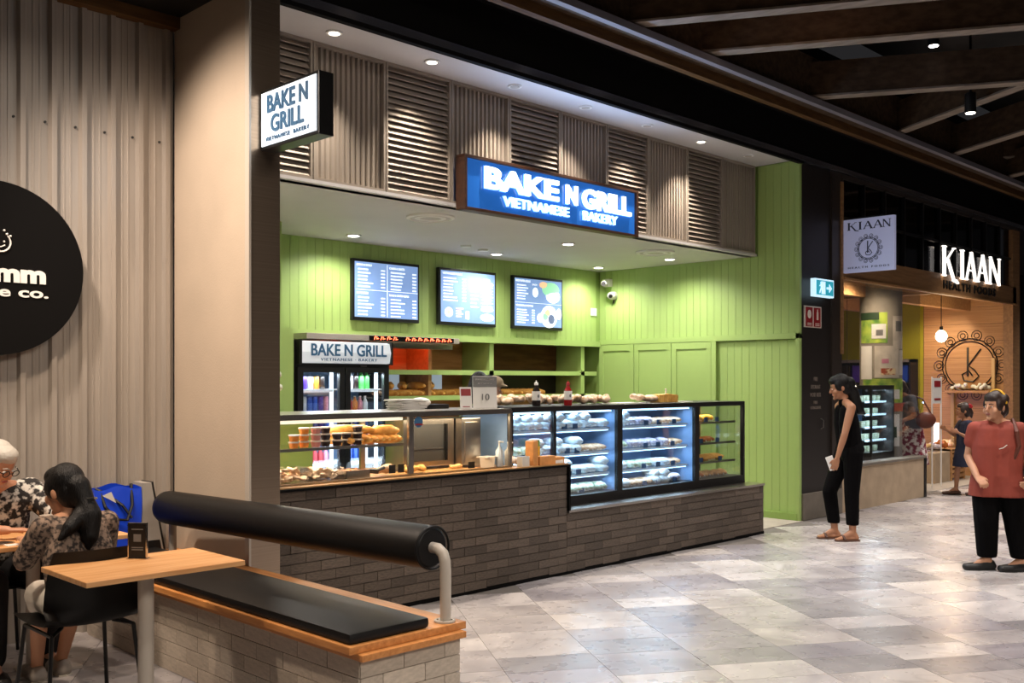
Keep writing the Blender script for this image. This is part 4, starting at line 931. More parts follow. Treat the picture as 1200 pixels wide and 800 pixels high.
# sauce tubs
def tub(mat_):
    t = lthing('sauce_tub', 'x', 'sauce tub')
    smooth(MB().lathe([(.028, 0), (.034, .033), (.03, .033)], (0, 0, 0), 16).build('tub', mat_, t), 40); MB().lathe([(.037, .033), (.037, .042), (.03, .043)], (0, 0, 0), 16).build('lid', 'lid', t); return t
prot = {}
colr = lambda i: 'sauce_orange' if i < 2 else 'sauce_pink' if i == 2 else 'sauce_dark'
nm = {'sauce_orange': 'orange', 'sauce_pink': 'pink', 'sauce_dark': 'dark'}
for i in range(7):
    for k in range(3):
        if k == 2 and i not in (1, 2, 3, 6): continue
        c_ = colr(i); p_ = (3.60+.085*i, 5.62+.012*(i % 2), 1.139+.0445*k)
        if c_ not in prot: prot[c_] = tub(c_); o = prot[c_]; o.location = p_
        else: o = dup(prot[c_], p_)
        o['label'] = f'{("bottom", "second-tier", "top")[k]} {nm[c_]} sauce tub in the {NTH[i]} stack'; o['group'] = 'sauce tubs in the food case'
# more rolls on back of rack
b3 = bun_thing('bread_loaf', 'x', .30, .055)
xs = [6.35+.17*i for i in range(10)]+[8.45+.19*i for i in range(5)]
for i, x in enumerate(xs):
    side = 'left' if i < 10 else 'right'; j = i if i < 10 else i-10
    l = f'golden loaf in the {side} bay of the back rack, {NTH[j]}'; z_ = 1.40
    if i == 0: b3.location = (x, 8.82, z_); b3['label'] = l; b3.rotation_euler = (0, 0, R(20)); b3['group'] = 'loaves on the back rack'
    else: dup(b3, (x, 8.82, z_), R(20+rd.uniform(-12, 12)), l, 'loaves on the back rack')
for i in range(6):
    dup(b3, (6.5+.2*i, 8.86, 1.485), R(rd.uniform(-30, 30)), f'loaf stacked on top in the left rack bay, {NTH[i]}', 'loaves on the back rack')
# lower items in case A
def blobs(name, label, cat, m_, c, ext, n, r, vox=.008, grp=None):
    q_ = MB()
    for k in range(n): q_.ell((c[0]+ext[0]*rd.uniform(-1, 1), c[1]+ext[1]*rd.uniform(-1, 1), c[2]+r+ext[2]*rd.random()), (r*rd.uniform(.7, 1.3), r*rd.uniform(.7, 1.2), r*rd.uniform(.6, 1)), u=8, v=6)
    return tag(remesh(q_, name, m_, None, vox, 1), label, cat, grp)
def tubbox(x, y, w_, d_, h_, label, fill, m_='glass'):
    t = thing('food_tub', label, 'food tub', (x, y, .907))
    q_ = MB()
    for a in ((x-w_/2, x-w_/2+.005, y-d_/2, y+d_/2), (x+w_/2-.005, x+w_/2, y-d_/2, y+d_/2), (x-w_/2, x+w_/2, y-d_/2, y-d_/2+.005), (x-w_/2, x+w_/2, y+d_/2-.005, y+d_/2)): q_.box(*a, .907, .907+h_)
    q_.box(x-w_/2, x+w_/2, y-d_/2, y+d_/2, .906, .911); q_.build('tub', m_, t)
    f_ = MB()
    for k in range(40): f_.ell((x+(w_/2-.03)*rd.uniform(-1, 1), y+(d_/2-.03)*rd.uniform(-1, 1), .92+rd.random()*(h_-.02)), (.032, .026, .009), Euler((rd.uniform(-.5, .5), rd.uniform(-.5, .5), 0)).to_matrix(), 8, 5)
    o = remesh(f_, 'contents', fill, t, .006, 1); return t
tubbox(3.60, 5.68, .24, .2, .10, 'clear tub of pale sliced meat at the left of the food case', 'wrap_orange')
tubbox(3.86, 5.68, .22, .2, .09, 'clear tub of shredded fillings beside the sliced meat', 'bag_clear')
tubbox(4.08, 5.66, .20, .18, .06, 'steel tray of fillings in the middle of the food case', 'pastry_brown', 'steel')
t = thing('serving_tongs', 'black handled serving tongs lying in the food case', 'tongs', (4.24, 5.62, .907))
MB().tube([(4.17, 5.62, .93), (4.22, 5.63, .955), (4.28, 5.62, .95), (4.33, 5.60, .97)], .012, 8).build('handle', 'black_plastic', t); MB().tube([(4.17, 5.65, .92), (4.24, 5.66, .94), (4.31, 5.65, .93)], .010, 8).build('arm', 'black_plastic', t)
for i, x in enumerate((4.36, 4.44)):
    tag(B(x, x+.055, 5.585, 5.59, .925, .985).build('price_card', 'black'), f'small black price card in the food case, {("left", "right")[i]} of the pair beside the post', 'price card', 'black price cards')
blobs('filled_rolls', 'orange filled rolls behind the two black price cards', 'filled rolls', 'wrap_orange', (4.40, 5.66, .907), (.06, .05, .03), 10, .03)
B_ = blobs('sandwich_roll', 'flat golden sandwich roll at the left in the middle food case', 'bread roll', 'bread', (4.64, 5.64, .907), (.08, .03, .01), 8, .028)
blobs('sandwich_roll', 'pale filled roll left of the black card in the middle food case', 'bread roll', 'bread_pale', (5.0, 5.60, .907), (.05, .03, .005), 6, .024)
blobs('sandwich_roll', 'small golden roll beside the steel post in the middle food case', 'bread roll', 'bread', (4.53, 5.60, .907), (.015, .03, .03), 5, .024)
tag(B(5.10, 5.165, 5.565, 5.57, .915, .965).build('price_card', 'black'), 'small black price card in front of the warming cabinet', 'price card', 'black price cards')
# counter right end
t = thing('plastic_tub', 'white plastic tub on the counter beside the pump bottles', 'tub', (5.36, 5.62, .907)); q_ = MB(); q_.lathe([(.075, .907), (.085, .99), (.08, .99), (.07, .915)], (5.36, 5.63, 0), 4, None); q_.build('tub', 'offwhite', t); B(5.30, 5.42, 5.57, 5.69, .98, .99).build('lid', 'lid', t)
def pump(x, y, h, label, m_):
    t = thing('pump_bottle', label, 'pump bottle', (x, y, .905))
    smooth(MB().lathe([(.028, .905), (.03, .92), (.03, .905+h*.6), (.012, .905+h*.72), (.012, .905+h*.76)], (x, y, 0), 16).build('bottle', m_, t), 50)
    MB().cyl((x, y, .905+h*.76), (x, y, .905+h*.95), .006, n=8).cyl((x-.008, y, .905+h*.95), (x+.035, y-.01, .905+h*.93), .006, n=8).build('pump', 'white', t)
pump(5.53, 5.57, .20, 'slim pump bottle nearest the black fridge frame on the counter', 'offwhite'); pump(5.44, 5.58, .21, 'slim clear pump bottle left of the other on the counter', 'can_white')
blobs('wrapped_rolls', 'wrapped golden rolls behind the white card box on the counter', 'bread rolls', 'bag_clear', (5.64, 5.57, .905), (.05, .02, .03), 8, .03)
t = thing('card_box', 'small open white card box at the counter edge', 'box', (5.60, 5.48, .905)); B(5.565, 5.645, 5.45, 5.51, .906, .985).build('carton', 'offwhite', t); B(5.572, 5.638, 5.457, 5.503, .98, .986).build('inside', 'grey', t)
t = thing('cardboard_stand', 'upright orange cardboard dispenser on the counter end', 'box', (5.74, 5.5, .905)); B(5.70, 5.755, 5.46, 5.55, .905, 1.10).build('side', 'cardboard', t, bevel=.002); B(5.755, 5.84, 5.53, 5.55, .905, 1.10).build('back', 'cardboard', t)
t = thing('round_tin', 'yellow-green tin behind the orange cardboard dispenser', 'tin', (5.83, 5.575, .905)); MB().cyl((5.83, 5.57, .905), (5.83, 5.57, 1.10), .042, n=20).build('tin', 'poster_green', t); MB().cyl((5.83, 5.57, 1.10), (5.83, 5.57, 1.108), .044, n=20).build('lid', 'lid', t); MB().cyl((5.83, 5.57, .97), (5.83, 5.57, 1.05), .0425, n=20).build('label_band', 'pastry_yellow', t)
t = thing('cardboard_tray', 'low orange cardboard tray in front of the yellow-green tin', 'box', (5.86, 5.48, .905)); B(5.765, 5.95, 5.45, 5.52, .905, .975).build('tray', 'cardboard', t, bevel=.002)
t = thing('cardboard_tray', 'flat orange cardboard tray with white card at the far counter corner', 'box', (6.0, 5.5, .905)); B(5.96, 6.07, 5.46, 5.58, .905, .96).build('tray', 'cardboard', t, bevel=.002); B(5.955, 6.05, 5.455, 5.46, .91, .935).build('white_card', 'label_white', t)

# ---- contents of the refrigerated cases
def pack(kind, mat_, r=(.055, .10, .035)):
    t = lthing(kind, 'x', 'food pack'); q_ = MB()
    q_.ell((0, 0, r[2]), r, u=10, v=7)
    for v in q_.bm.verts: v.co += V((rd.uniform(-1, 1), rd.uniform(-1, 1), rd.uniform(-.4, 1)))*.006; v.co.z = max(v.co.z, 0)
    smooth(q_.build('wrapper', mat_, t), 60); B(-.03, .03, -r[1]*.75, -r[1]*.70, .01, .03).build('sticker', 'label_white', t); return t
protos = {k: pack('wrapped_roll', k, r_) for k, r_ in (('wrap_white', (.06, .11, .04)), ('wrap_green', (.055, .10, .038)), ('wrap_purple', (.055, .09, .04)), ('wrap_orange', (.055, .11, .032)), ('pastry_yellow', (.05, .09, .033)), ('pastry_brown', (.05, .09, .028)), ('bread', (.055, .10, .034)), ('bread_pale', (.045, .07, .03)))}
used = set()
cname = {'wrap_white': 'white wrapped roll', 'wrap_green': 'green salad roll', 'wrap_purple': 'purple and white wrapped roll', 'wrap_orange': 'orange tinted wrapped roll', 'pastry_yellow': 'yellow glazed pastry', 'pastry_brown': 'dark brown pastry', 'bread': 'golden pastry', 'bread_pale': 'small pale pastry'}
def shelf_fill(case, lvl, x0, x1, z, seq, y=5.80, dx=.118):
    x = x0+.06; i = 0
    while x < x1-.04:
        k = seq[min(len(seq)-1, int((x-x0)/(x1-x0)*len(seq)))]
        if k:
            for jz in range(2 if (k == 'wrap_white' and rd.random() < .5) else 1):
                l = f'{"upper " if jz else ""}{cname[k]}, {NTH[i]}, {lvl} of the {case}'; p_ = (x+rd.uniform(-.01, .01), y+rd.uniform(-.02, .02), z+.06*jz)
                if k not in used: used.add(k); o = protos[k]; o.location = p_; o['label'] = l
                else: o = dup(protos[k], p_, R(rd.uniform(-14, 14)), l)
                o['group'] = f'food on the {lvl} of the {case}'
        x += dx; i += 1
W, G_, U, O_ = 'wrap_white', 'wrap_green', 'wrap_purple', 'wrap_orange'
LV = ((1.165, 'top shelf'), (.955, 'second shelf'), (.765, 'third shelf'), (.602, 'floor'))
for (z, l), s_ in zip(LV, ((W, W, W, W), (G_, W, W, O_), (W, W, W, W), (W, W, G_, G_))): shelf_fill('left fridge case', l, 5.64, 6.94, z, s_)
for (z, l), s_ in zip(LV, ((W, U, O_, O_), (G_, U, U, O_), (W, G_, W, O_), (W, O_, W, U))): shelf_fill('middle fridge case', l, 7.03, 8.15, z, s_)
for (z, l), s_ in zip(LV, (('pastry_yellow',)*2+(None,), ('pastry_brown',)*2+(None,), ('bread', 'bread', 'bread', None), ('pastry_brown', 'bread_pale', 'bread_pale'))): shelf_fill('right-hand pastry case', l, 8.23, 9.0, z, s_)
pcm = None
for cn, xs_, (a, b) in (('left fridge case', (6.2, 6.36, 6.52), (0, 4)), ('middle fridge case', (7.45, 7.66, 7.9), (0, 4)), ('right-hand pastry case', (8.42, 8.68), (0, 3))):
    for (z, l) in LV[a:b]:
        for xi, x in enumerate(xs_):
            x += rd.uniform(-.05, .05)
            if pcm is None: o = tag(B(-.03, .03, -.003, .003, 0, .045).build('price_tag', 'price_blue'), 'x', 'price tag'); pcm = o
            else: o = pcm.copy(); C.objects.link(o)
            o.location = (x, 5.70, z+.001 if z > .61 else .602); o['label'] = f'{("left", "middle" if len(xs_) == 3 else "right", "right")[xi]} small dark price tag on the {l} of the {cn}'; o['group'] = f'price tags on the {l} of the {cn}'

# ---- drinks
def drink(m_, h, r, bottle=False):
    t = lthing('drink_bottle' if bottle else 'drink_can', 'x', 'drink')
    if bottle: smooth(MB().lathe([(r*.9, 0), (r, .01), (r, h*.6), (r*.4, h*.82), (r*.4, h*.93)], n=10).build('bottle', m_, t), 40); MB().cyl((0, 0, h*.93), (0, 0, h), r*.45, n=8).build('cap', 'white', t)
    else: smooth(MB().lathe([(r*.85, 0), (r, .008), (r, h-.01), (r*.85, h)], n=10).build('can', m_, t), 40); MB().cyl((0, 0, h), (0, 0, h+.002), r*.8, n=10).build('can_top', 'chrome', t)
    return t
dp = {}
cn_ = {'can_blue': 'blue', 'can_pink': 'pink', 'can_red': 'red', 'can_green': 'green', 'can_white': 'white', 'can_purple': 'purple', 'pastry_yellow': 'yellow', 'sauce_orange': 'orange', 'bottle_dark': 'dark'}
lvn = {1.50: 'top shelf', 1.27: 'second shelf', 1.04: 'third shelf', .79: 'fourth shelf', .55: 'fifth shelf'}
def drinks(side, x0, x1, z, seq, h, r, bottle):
    n = int((x1-x0)/(2*r+.006))
    for i in range(n):
        k = seq[int(i/n*len(seq))]
        if not k: continue
        key = (k, h, bottle); p_ = (x0+r+i*(2*r+.006), 8.06, z)
        if key not in dp: dp[key] = drink(k, h, r, bottle); o = dp[key]; o.location = p_
        else: o = dup(dp[key], p_)
        kind = 'bottle' if bottle else 'can'
        o['label'] = f'{cn_[k]} drink {kind}, {NTH[i]}, {lvn[z]} behind the {side} fridge door'; o['group'] = f'{kind}s on the {lvn[z]} behind the {side} fridge door'
for side, x0, x1 in (('left', 5.18, 5.56), ('right', 5.71, 6.08)):
    Lf = side == 'left'
    drinks(side, x0, x1, 1.50, ('can_white', 'can_purple', 'can_white', 'sauce_orange', 'bottle_dark') if Lf else ('can_white', 'bottle_dark', 'can_green', 'can_green'), .12 if Lf else .19, .03, not Lf)
    drinks(side, x0, x1, 1.27, ('can_white', 'can_blue', 'can_blue', 'can_purple', 'can_pink') if Lf else ('can_red', 'sauce_orange', 'can_pink', 'can_white'), .16, .028, not Lf)
    drinks(side, x0, x1, 1.04, ('can_blue', 'can_white', 'can_purple', 'can_blue') if Lf else ('can_white', 'can_blue', 'can_blue'), .15, .028, False)
    drinks(side, x0, x1, .79, ('can_pink', 'can_pink', 'can_red', 'can_pink') if Lf else ('can_blue', 'can_blue', 'can_white'), .155, .028, Lf)
    drinks(side, x0, x1, .55, ('can_red', 'can_blue', 'bottle_dark') if Lf else ('can_white', 'can_green', 'can_red'), .155, .028, True)

# ---- on top of the cases
TZ = 1.362
t = thing('folded_towel', 'crumpled white paper and towel pile on the steel top of the food case', 'towel', (4.85, 5.95, TZ))
q_ = MB()
for k in range(10): q_.box(-.13+rd.uniform(-.02, .02), .13+rd.uniform(-.02, .03), -.08, .08, .008*k, .008*k+.006, Matrix.Translation((4.80, 5.95, TZ)) @ Matrix.Rotation(rd.uniform(-.25, .25), 4, 'Z'))
q_.ell((4.93, 5.93, TZ+.05), (.09, .07, .04)); q_.build('towel', 'white', t)
tag(B(4.98, 5.18, 5.88, 6.05, TZ, TZ+.035).build('black_tray', 'black_plastic', None, bevel=.004), 'black tray between the towel pile and the small pink sign', 'tray')
def lean(name, label, cat, x, y, z, w_, h_, bands, tilt=8, rz=-25, extra=None):
    t = lthing(name, label, cat, (x, y, z), R(rz)); M = Matrix.Rotation(R(-tilt), 4, 'X')
    MB().box(-w_/2, w_/2, -.003, .003, 0, h_, M).build('card', 'label_white', t); MB().box(-w_/2, w_/2, 0, .05, 0, .004).build('foot', 'lid', t)
    for (a, b, c_, d_, m_) in bands: MB().box(a*w_, b*w_, -.005, -.003, c_*h_, d_*h_, M).build('printed_area', m_, t)
    return t
lean('counter_sign', 'small white card with a pink-red top on the food case', 'sign', 5.20, 5.70, TZ, .095, .17, ((-.42, .42, .6, .92, 'sign_red'), (-.3, .3, .08, .12, 'sign_red')))
qs = lean('counter_sign', 'larger white card sign with a grey header on the food case', 'sign', 5.42, 5.72, TZ, .20, .255, ((-.5, .5, .66, .98, 'grey'), (-.40, .40, .88, .93, 'label_white'), (-.3, .3, .76, .79, 'label_white')), tilt=4)
text('printed_digits', '10', 'grey', qs, (0, -.012, .09), .06, .05)
def sbottle(x, label, m_):
    t = thing('sauce_bottle', label, 'sauce bottle', (x, 5.70, 1.368))
    z = 1.368
    smooth(MB().lathe([(.032, z), (.035, z+.01), (.035, z+.11), (.03, z+.135), (.014, z+.165), (.014, z+.175)], (x, 5.70, 0), 18).build('bottle', m_, t), 50)
    MB().lathe([(.0356, z+.05), (.0358, z+.125)], (x, 5.70, 0), 18).build('label', 'label_white', t); MB().lathe([(.018, z+.175), (.016, z+.195), (.006, z+.20), (.004, z+.215)], (x, 5.70, 0), 12).build('nozzle_cap', 'label_white' if 'dark' in label else 'can_red', t)
    MB().ell((x-.01, 5.665, z+.085), (.012, .003, .014)).build('label_emblem', 'grey', t)
sbottle(5.985, 'dark sauce bottle with white label on top of the black fridge case', 'bottle_dark'); sbottle(6.38, 'red sauce bottle with white label on top of the black fridge case', 'bottle_red')
bags = [(5.78, .10, .055), (5.90, .10, .075), (6.14, .09, .085), (6.22, .09, .07), (6.32, .08, .06), (6.50, .10, .05), (6.63, .10, .055), (6.77, .10, .06), (6.90, .10, .05), (7.04, .09, .04)]
for i, (x, ex, h_) in enumerate(bags):
    blobs('bagged_bread', f'clear bag of bread rolls on the black cases, {NTH[i]} of ten', 'bread bag', 'bag_clear', (x, 5.88, 1.368), (ex*.6, .07, h_*.6), 12, .036, grp='bagged bread on top of the cases')
t = thing('sliced_loaf', 'long wrapped sliced loaf with twisted end on top of the widest case', 'bread bag', (7.8, 5.9, 1.368))
q_ = MB()
for k in range(12): q_.box(7.86+.026*k, 7.882+.026*k, 5.83, 5.95, 1.368, 1.368+.085-.002*abs(k-5))
q_.build('slice', 'bread', t, bevel=.006)
q_ = MB(); q_.ell((7.78, 5.89, 1.41), (.13, .06, .035)); q_.ell((7.62, 5.89, 1.42), (.07, .05, .035)); q_.ell((7.53, 5.89, 1.43), (.03, .05, .03)); remesh(q_, 'plastic_bag', 'bag_clear', t, .01, 1)
MB().tube([(8.05, 5.9, 1.45), (8.06, 5.9, 1.49), (8.05, 5.9, 1.50)], .008, 6).build('twisted_end', 'bag_white', t)
tag(B(7.2, 7.6, 5.8, 6.0, 1.368, 1.374).build('paper_sheet', 'label_white'), 'flat white paper left of the wrapped sliced loaf', 'paper'); tag(B(8.25, 8.45, 5.85, 6.0, 1.368, 1.374).build('paper_sheet', 'label_white'), 'flat white paper right of the wrapped sliced loaf', 'paper')
# cctv + sticker
t = thing('security_camera', 'white and black bullet security camera near the ceiling in the green corner', 'camera', (10.1, 8.4, 2.85))
B(10.15, 10.243, 8.36, 8.46, 2.82, 2.92).build('bracket', 'white', t, bevel=.006); MB().cyl((10.15, 8.42, 2.86), (9.98, 8.30, 2.84), .035, n=16).build('housing', 'white', t); MB().cyl((9.985, 8.305, 2.84), (9.97, 8.295, 2.838), .03, n=16).build('lens', 'black', t)
t = thing('security_camera', 'white dome security camera just below the bullet one', 'camera', (10.17, 8.3, 2.7))
MB().cyl((10.243, 8.33, 2.70), (10.18, 8.33, 2.70), .055, n=20).build('housing', 'white', t); MB().ell((10.165, 8.33, 2.70), .048).build('dome', 'white', t); MB().ell((10.135, 8.31, 2.69), .028).build('lens', 'black', t)
MB().tube([(10.23, 8.33, 2.65), (10.22, 8.33, 2.60)], .012, 6).build('cable', 'black', t)
tag(B(10.02, 10.14, 8.55, 8.553, 2.44, 2.54).build('wall_sticker', 'can_white'), 'small pale blue and white notice on the green wall corner', 'notice')
# flowers at the far left of the shop
for i, (z, zz) in enumerate(((1.62, 'upper'), (2.02, 'upper'))):
    pass
t = thing('flower_vase', 'white flowers in a dark vase beside the steel column', 'flowers', (4.02, 6.6, TZ-.45))
B(3.7, 4.3, 6.45, 7.0, .0, 1.34).build('side_cabinet', 'green_dark', t)
MB().lathe([(.04, 1.34), (.055, 1.40), (.05, 1.50), (.045, 1.50)], (4.03, 6.62, 0), 14).build('vase', 'dark_panel', t)
q_ = MB()
for k in range(16): q_.ell((4.03+.07*rd.uniform(-1, 1), 6.62+.06*rd.uniform(-1, 1), 1.60+.08*rd.uniform(-1, 1)), .03, u=7, v=5)
remesh(q_, 'blossoms', 'flower', t, .012, 0)
MB().tube([(4.03, 6.62, 1.5), (4.0, 6.62, 1.75), (3.98, 6.62, 1.95)], .004, 5).build('stem', 'leaf', t)
q_ = MB()
for k in range(9): q_.ell((3.98+.03*rd.uniform(-1, 1), 6.62+.03*rd.uniform(-1, 1), 1.85+.14*rd.uniform(-1, 1)), .018, u=7, v=5)
remesh(q_, 'blossoms', 'flower', t, .01, 0)

# ================================================================== HEALTH FOOD SHOP INTERIOR
t = thing('round_column', 'round concrete column covered with posters inside the health food shop', 'column', (13.5, 6.2, 0)); smooth(MB().cyl((13.5, 6.2, 0), (13.5, 6.2, 3.06), .28, n=40).build('shaft', 'concrete', t), 40)
def curved(a0, a1, z0, z1, m_, name='poster', r=.285):
    q_ = MB(); k = 8; A = [R(a0+(a1-a0)*i/k) for i in range(k+1)]
    p_ = [[q_.bm.verts.new((13.5+rr*math.cos(a), 6.2+rr*math.sin(a), z)) for a in A] for rr, z in ((r, z0), (r, z1), (r-.004, z1), (r-.004, z0))]
    for i in range(k):
        for j in range(4): q_.bm.faces.new((p_[j][i], p_[j][i+1], p_[(j+1) % 4][i+1], p_[(j+1) % 4][i]))
    q_.build(name, m_, t)
# camera sees the column from direction towards (-.909,-.417): angle ~205 deg ; left edge ~ 115, right edge ~ 295
curved(140, 222, 2.10, 2.52, 'poster_green'); curved(140, 200, 2.42, 2.52, 'leaf', 'poster_band', r=.289)
curved(180, 218, 2.16, 2.36, 'label_white', 'poster_print', r=.289); curved(192, 210, 2.20, 2.28, 'grey', 'poster_print', r=.292)
curved(238, 280, 2.02, 2.47, 'poster_pale'); curved(246, 270, 2.26, 2.40, 'grey', 'poster_print', r=.288)
curved(188, 258, 1.62, 2.06, 'poster_pale', r=.29); curved(205, 245, 1.66, 1.75, 'poster_mix', 'poster_print', r=.293); curved(207, 225, 1.82, 1.88, 'can_pink', 'poster_print', r=.293)
curved(140, 180, 1.60, 2.06, 'label_white'); curved(262, 285, 1.66, 2.0, 'offwhite')
curved(150, 285, 1.28, 1.61, 'poster_green'); curved(225, 262, 1.33, 1.46, 'label_white', 'poster_print', r=.288); curved(230, 285, 1.16, 1.27, 'poster_yellow', r=.288)
curved(220, 262, .68, 1.12, 'label_white'); curved(228, 250, .80, .95, 'leaf', 'poster_print', r=.288)
t = thing('display_fridge', 'lit glass display fridge standing behind the low beige wall', 'display case', (12.75, 6.05, .56))
fx0, fx1 = 12.45, 13.12
q_ = MB(); q_.box(fx0, fx1, 5.84, 6.3, .50, .64); q_.box(fx0, fx1, 5.84, 6.3, 1.47, 1.52); q_.box(fx0, fx0+.02, 5.84, 5.87, .64, 1.47); q_.box(fx0, fx0+.02, 6.27, 6.3, .64, 1.47); q_.box(fx1-.03, fx1, 5.84, 6.3, .64, 1.47); q_.build('frame', 'black', t)
B(fx0, fx1, 6.28, 6.3, .64, 1.47).build('back_panel', 'case_inner', t); B(fx0+.03, fx1-.03, 5.85, 5.855, .64, 1.47).build('front_glass', 'glass_front', t)
for z in (.80, .97, 1.14, 1.31):
    s_ = B(fx0+.03, fx1-.03, 5.95, 6.28, z-.01, z).build('shelf', 'case_shelf', t); B(fx0+.03, fx1-.03, 5.94, 5.95, z-.02, z+.004).build('shelf_light', 'led_case', s_)
    light('AREA', 'fridge_shelf_lamp', ((fx0+fx1)/2, 5.96, z-.03), 2.0, (.7, .88, 1), .6, (-12, 0, 0), size_y=.03)
light('AREA', 'fridge_shelf_lamp', ((fx0+fx1)/2, 5.93, 1.45), 3, (.7, .88, 1), .6, (-12, 0, 0), size_y=.03)
kk = None
for z, l in ((.64, 'floor'), (.80, 'fourth shelf'), (.97, 'third shelf'), (1.14, 'second shelf'), (1.31, 'top shelf')):
    for i in range(6):
        p_ = (fx0+.08+.1*i, 6.05+rd.uniform(-.02, .02), z)
        if kk is None: kk = tag(MB().lathe([(.03, 0), (.036, .06), (.034, .075)], (0, 0, 0), 10).build('food_pot', 'wrap_green'), 'x', 'food pot'); o = kk
        else:
            o = kk.copy(); C.objects.link(o)
        o.location = p_; o['label'] = f'small food pot, {NTH[i]}, {l} of the health shop fridge'; o['group'] = f'food pots on the {l} of the health shop fridge'
# christmas tree
t = thing('christmas_tree', 'small decorated Christmas tree with pale baubles behind the shop window', 'christmas tree', (12.1, 6.35, .5))
B(11.9, 12.35, 6.15, 6.6, 0, 1.42).build('display_stand', 'dark_panel', t)
q_ = MB()
for k in range(150):
    h_ = rd.random()**1.3; a = rd.random()*2*PI; rr = (.22*(1-h_)+.02)*(.6+.4*rd.random()); z = 1.46+.5*h_
    p_ = V((12.1+rr*math.cos(a), 6.35+rr*math.sin(a), z)); c_ = V((12.1, 6.35, z+.05)); q_.cyl(c_, p_, .014, .003, 4)
q_.build('branches', 'leaf', t); MB().cyl((12.1, 6.35, 1.42), (12.1, 6.35, 1.95), .012, n=6).build('trunk', 'beam_brown', t)
for k in range(22):
    h_ = rd.random(); a = rd.uniform(PI*.8, PI*1.9); rr = .2*(1-h_)+.03
    MB().ell((12.1+rr*math.cos(a), 6.35+rr*math.sin(a), 1.48+.46*h_), .016, u=8, v=6).build('bauble', 'bauble', t)
t = thing('garland', 'dark leafy garland hanging against the yellow wall by the dark pillar', 'garland', (11.6, 6.0, 2.0))
q_ = MB()
for k in range(34): z = 2.45-.5*k/34; x = 11.62+.12*k/34; q_.ell((x+rd.uniform(-.04, .04), 6.0+rd.uniform(-.03, .03), z), (.022, .01, .03), Euler((rd.random()*3, rd.random()*3, 0)).to_matrix(), 6, 5)
q_.build('leaves', 'leaf', t); MB().tube([(11.6, 6.0, 3.06), (11.62, 6.0, 2.45), (11.74, 6.0, 1.95)], .005, 5).build('stem', 'beam_brown', t)
# product shelves against the yellow wall
def pshelf(x, y0, y1, label, cols, z0=.2):
    t = thing('product_shelf', label, 'shelf', (x, (y0+y1)/2, 0))
    B(x+.28, x+.3, y0, y1, 0, 1.95).build('back', 'dark_panel', t)
    for y in (y0, y1-.03): B(x, x+.28, y, y+.03, 0, 1.95).build('side', 'dark_panel', t)
    B(x, x+.28, y0, y1, 1.9, 1.95).build('top', 'skirting_stone', t)
    for z in (.25, .7, 1.15, 1.55): B(x, x+.28, y0+.03, y1-.03, z-.02, z).build('shelf', 'dark_panel', t)
    return t
pshelf(16.7, 7.15, 9.6, 'dark product shelving on the yellow wall of the health food shop', None)
pk0 = {}
for z, l in ((.25, 'bottom'), (.7, 'third'), (1.15, 'second'), (1.55, 'top')):
    for i in range(9):
        m_ = ('poster_yellow', 'can_blue', 'poster_mix', 'label_white', 'can_purple', 'poster_green', 'can_red', 'can_pink', 'bottle_dark')[(i*4+int(z*7)) % 9]; h_ = .30
        if m_ not in pk0: pk0[m_] = tag(B(-.1, .1, -.11, .11, 0, h_).build('product_packet', m_, None, bevel=.01), 'x', 'packet'); o = pk0[m_]
        else: o = pk0[m_].copy(); C.objects.link(o)
        o.location = (16.84, 7.32+.262*i, z); cc = {'poster_yellow': 'yellow and red', 'can_blue': 'blue', 'poster_mix': 'orange patterned', 'label_white': 'white', 'can_purple': 'purple', 'poster_green': 'green', 'can_red': 'red', 'can_pink': 'pink', 'bottle_dark': 'black'}[m_]
        o['label'] = f'{cc} packet on the {l} shelf against the yellow wall, {NTH[8-i]}'; o['group'] = 'packets on the health shop shelving'
t = thing('standing_poster', 'yellow and red poster board behind the Christmas tree', 'poster', (12.7, 6.7, 1.2)); B(12.45, 13.1, 6.7, 6.72, 1.35, 1.95).build('board', 'poster_yellow', t); B(12.5, 13.05, 6.69, 6.7, 1.38, 1.5).build('printed_band', 'black', t); B(12.45, 12.5, 6.7, 6.75, 0, 1.35).build('leg', 'black', t); B(13.05, 13.1, 6.7, 6.75, 0, 1.35).build('leg', 'black', t)
# info stand (QR code left out)
t = thing('notice_stand', 'white notice stand with a dark red header inside the shop doorway', 'sign', (14.55, 6.05, 0)); NS = t
B(14.42, 14.72, 6.05, 6.07, 1.28, 1.66).build('board', 'label_white', t); B(14.46, 14.68, 6.044, 6.05, 1.53, 1.62).build('red_header', 'sign_red', t); B(14.46, 14.68, 6.044, 6.05, 1.33, 1.36).build('red_footer', 'sign_red', t)
for x in (14.40, 14.73): MB().cyl((x, 6.06, 0), (x, 6.06, 1.68), .012, n=8).build('pole', 'white', t)
B(14.35, 14.78, 5.95, 6.2, 0, .02).build('base', 'white', t)
NS.location = (14.98, 6.02, -.04)
# pendant bulb
t = thing('pendant_bulb', 'clear glowing pendant bulb on a black cord in the shop doorway', 'lamp', (15.6, 6.2, 2.2)); MB().cyl((15.6, 6.2, 2.40), (15.6, 6.2, 3.06), .006, n=6).build('cord', 'black', t); MB().cyl((15.6, 6.2, 2.35), (15.6, 6.2, 2.42), .025, n=10).build('socket', 'black', t); smooth(MB().ell((15.6, 6.2, 2.27), (.085, .085, .095), u=16, v=10).build('bulb', 'bulb', t))
light('POINT', 'pendant_lamp', (15.6, 6.05, 2.15), 24, (1, .72, .42), .08)
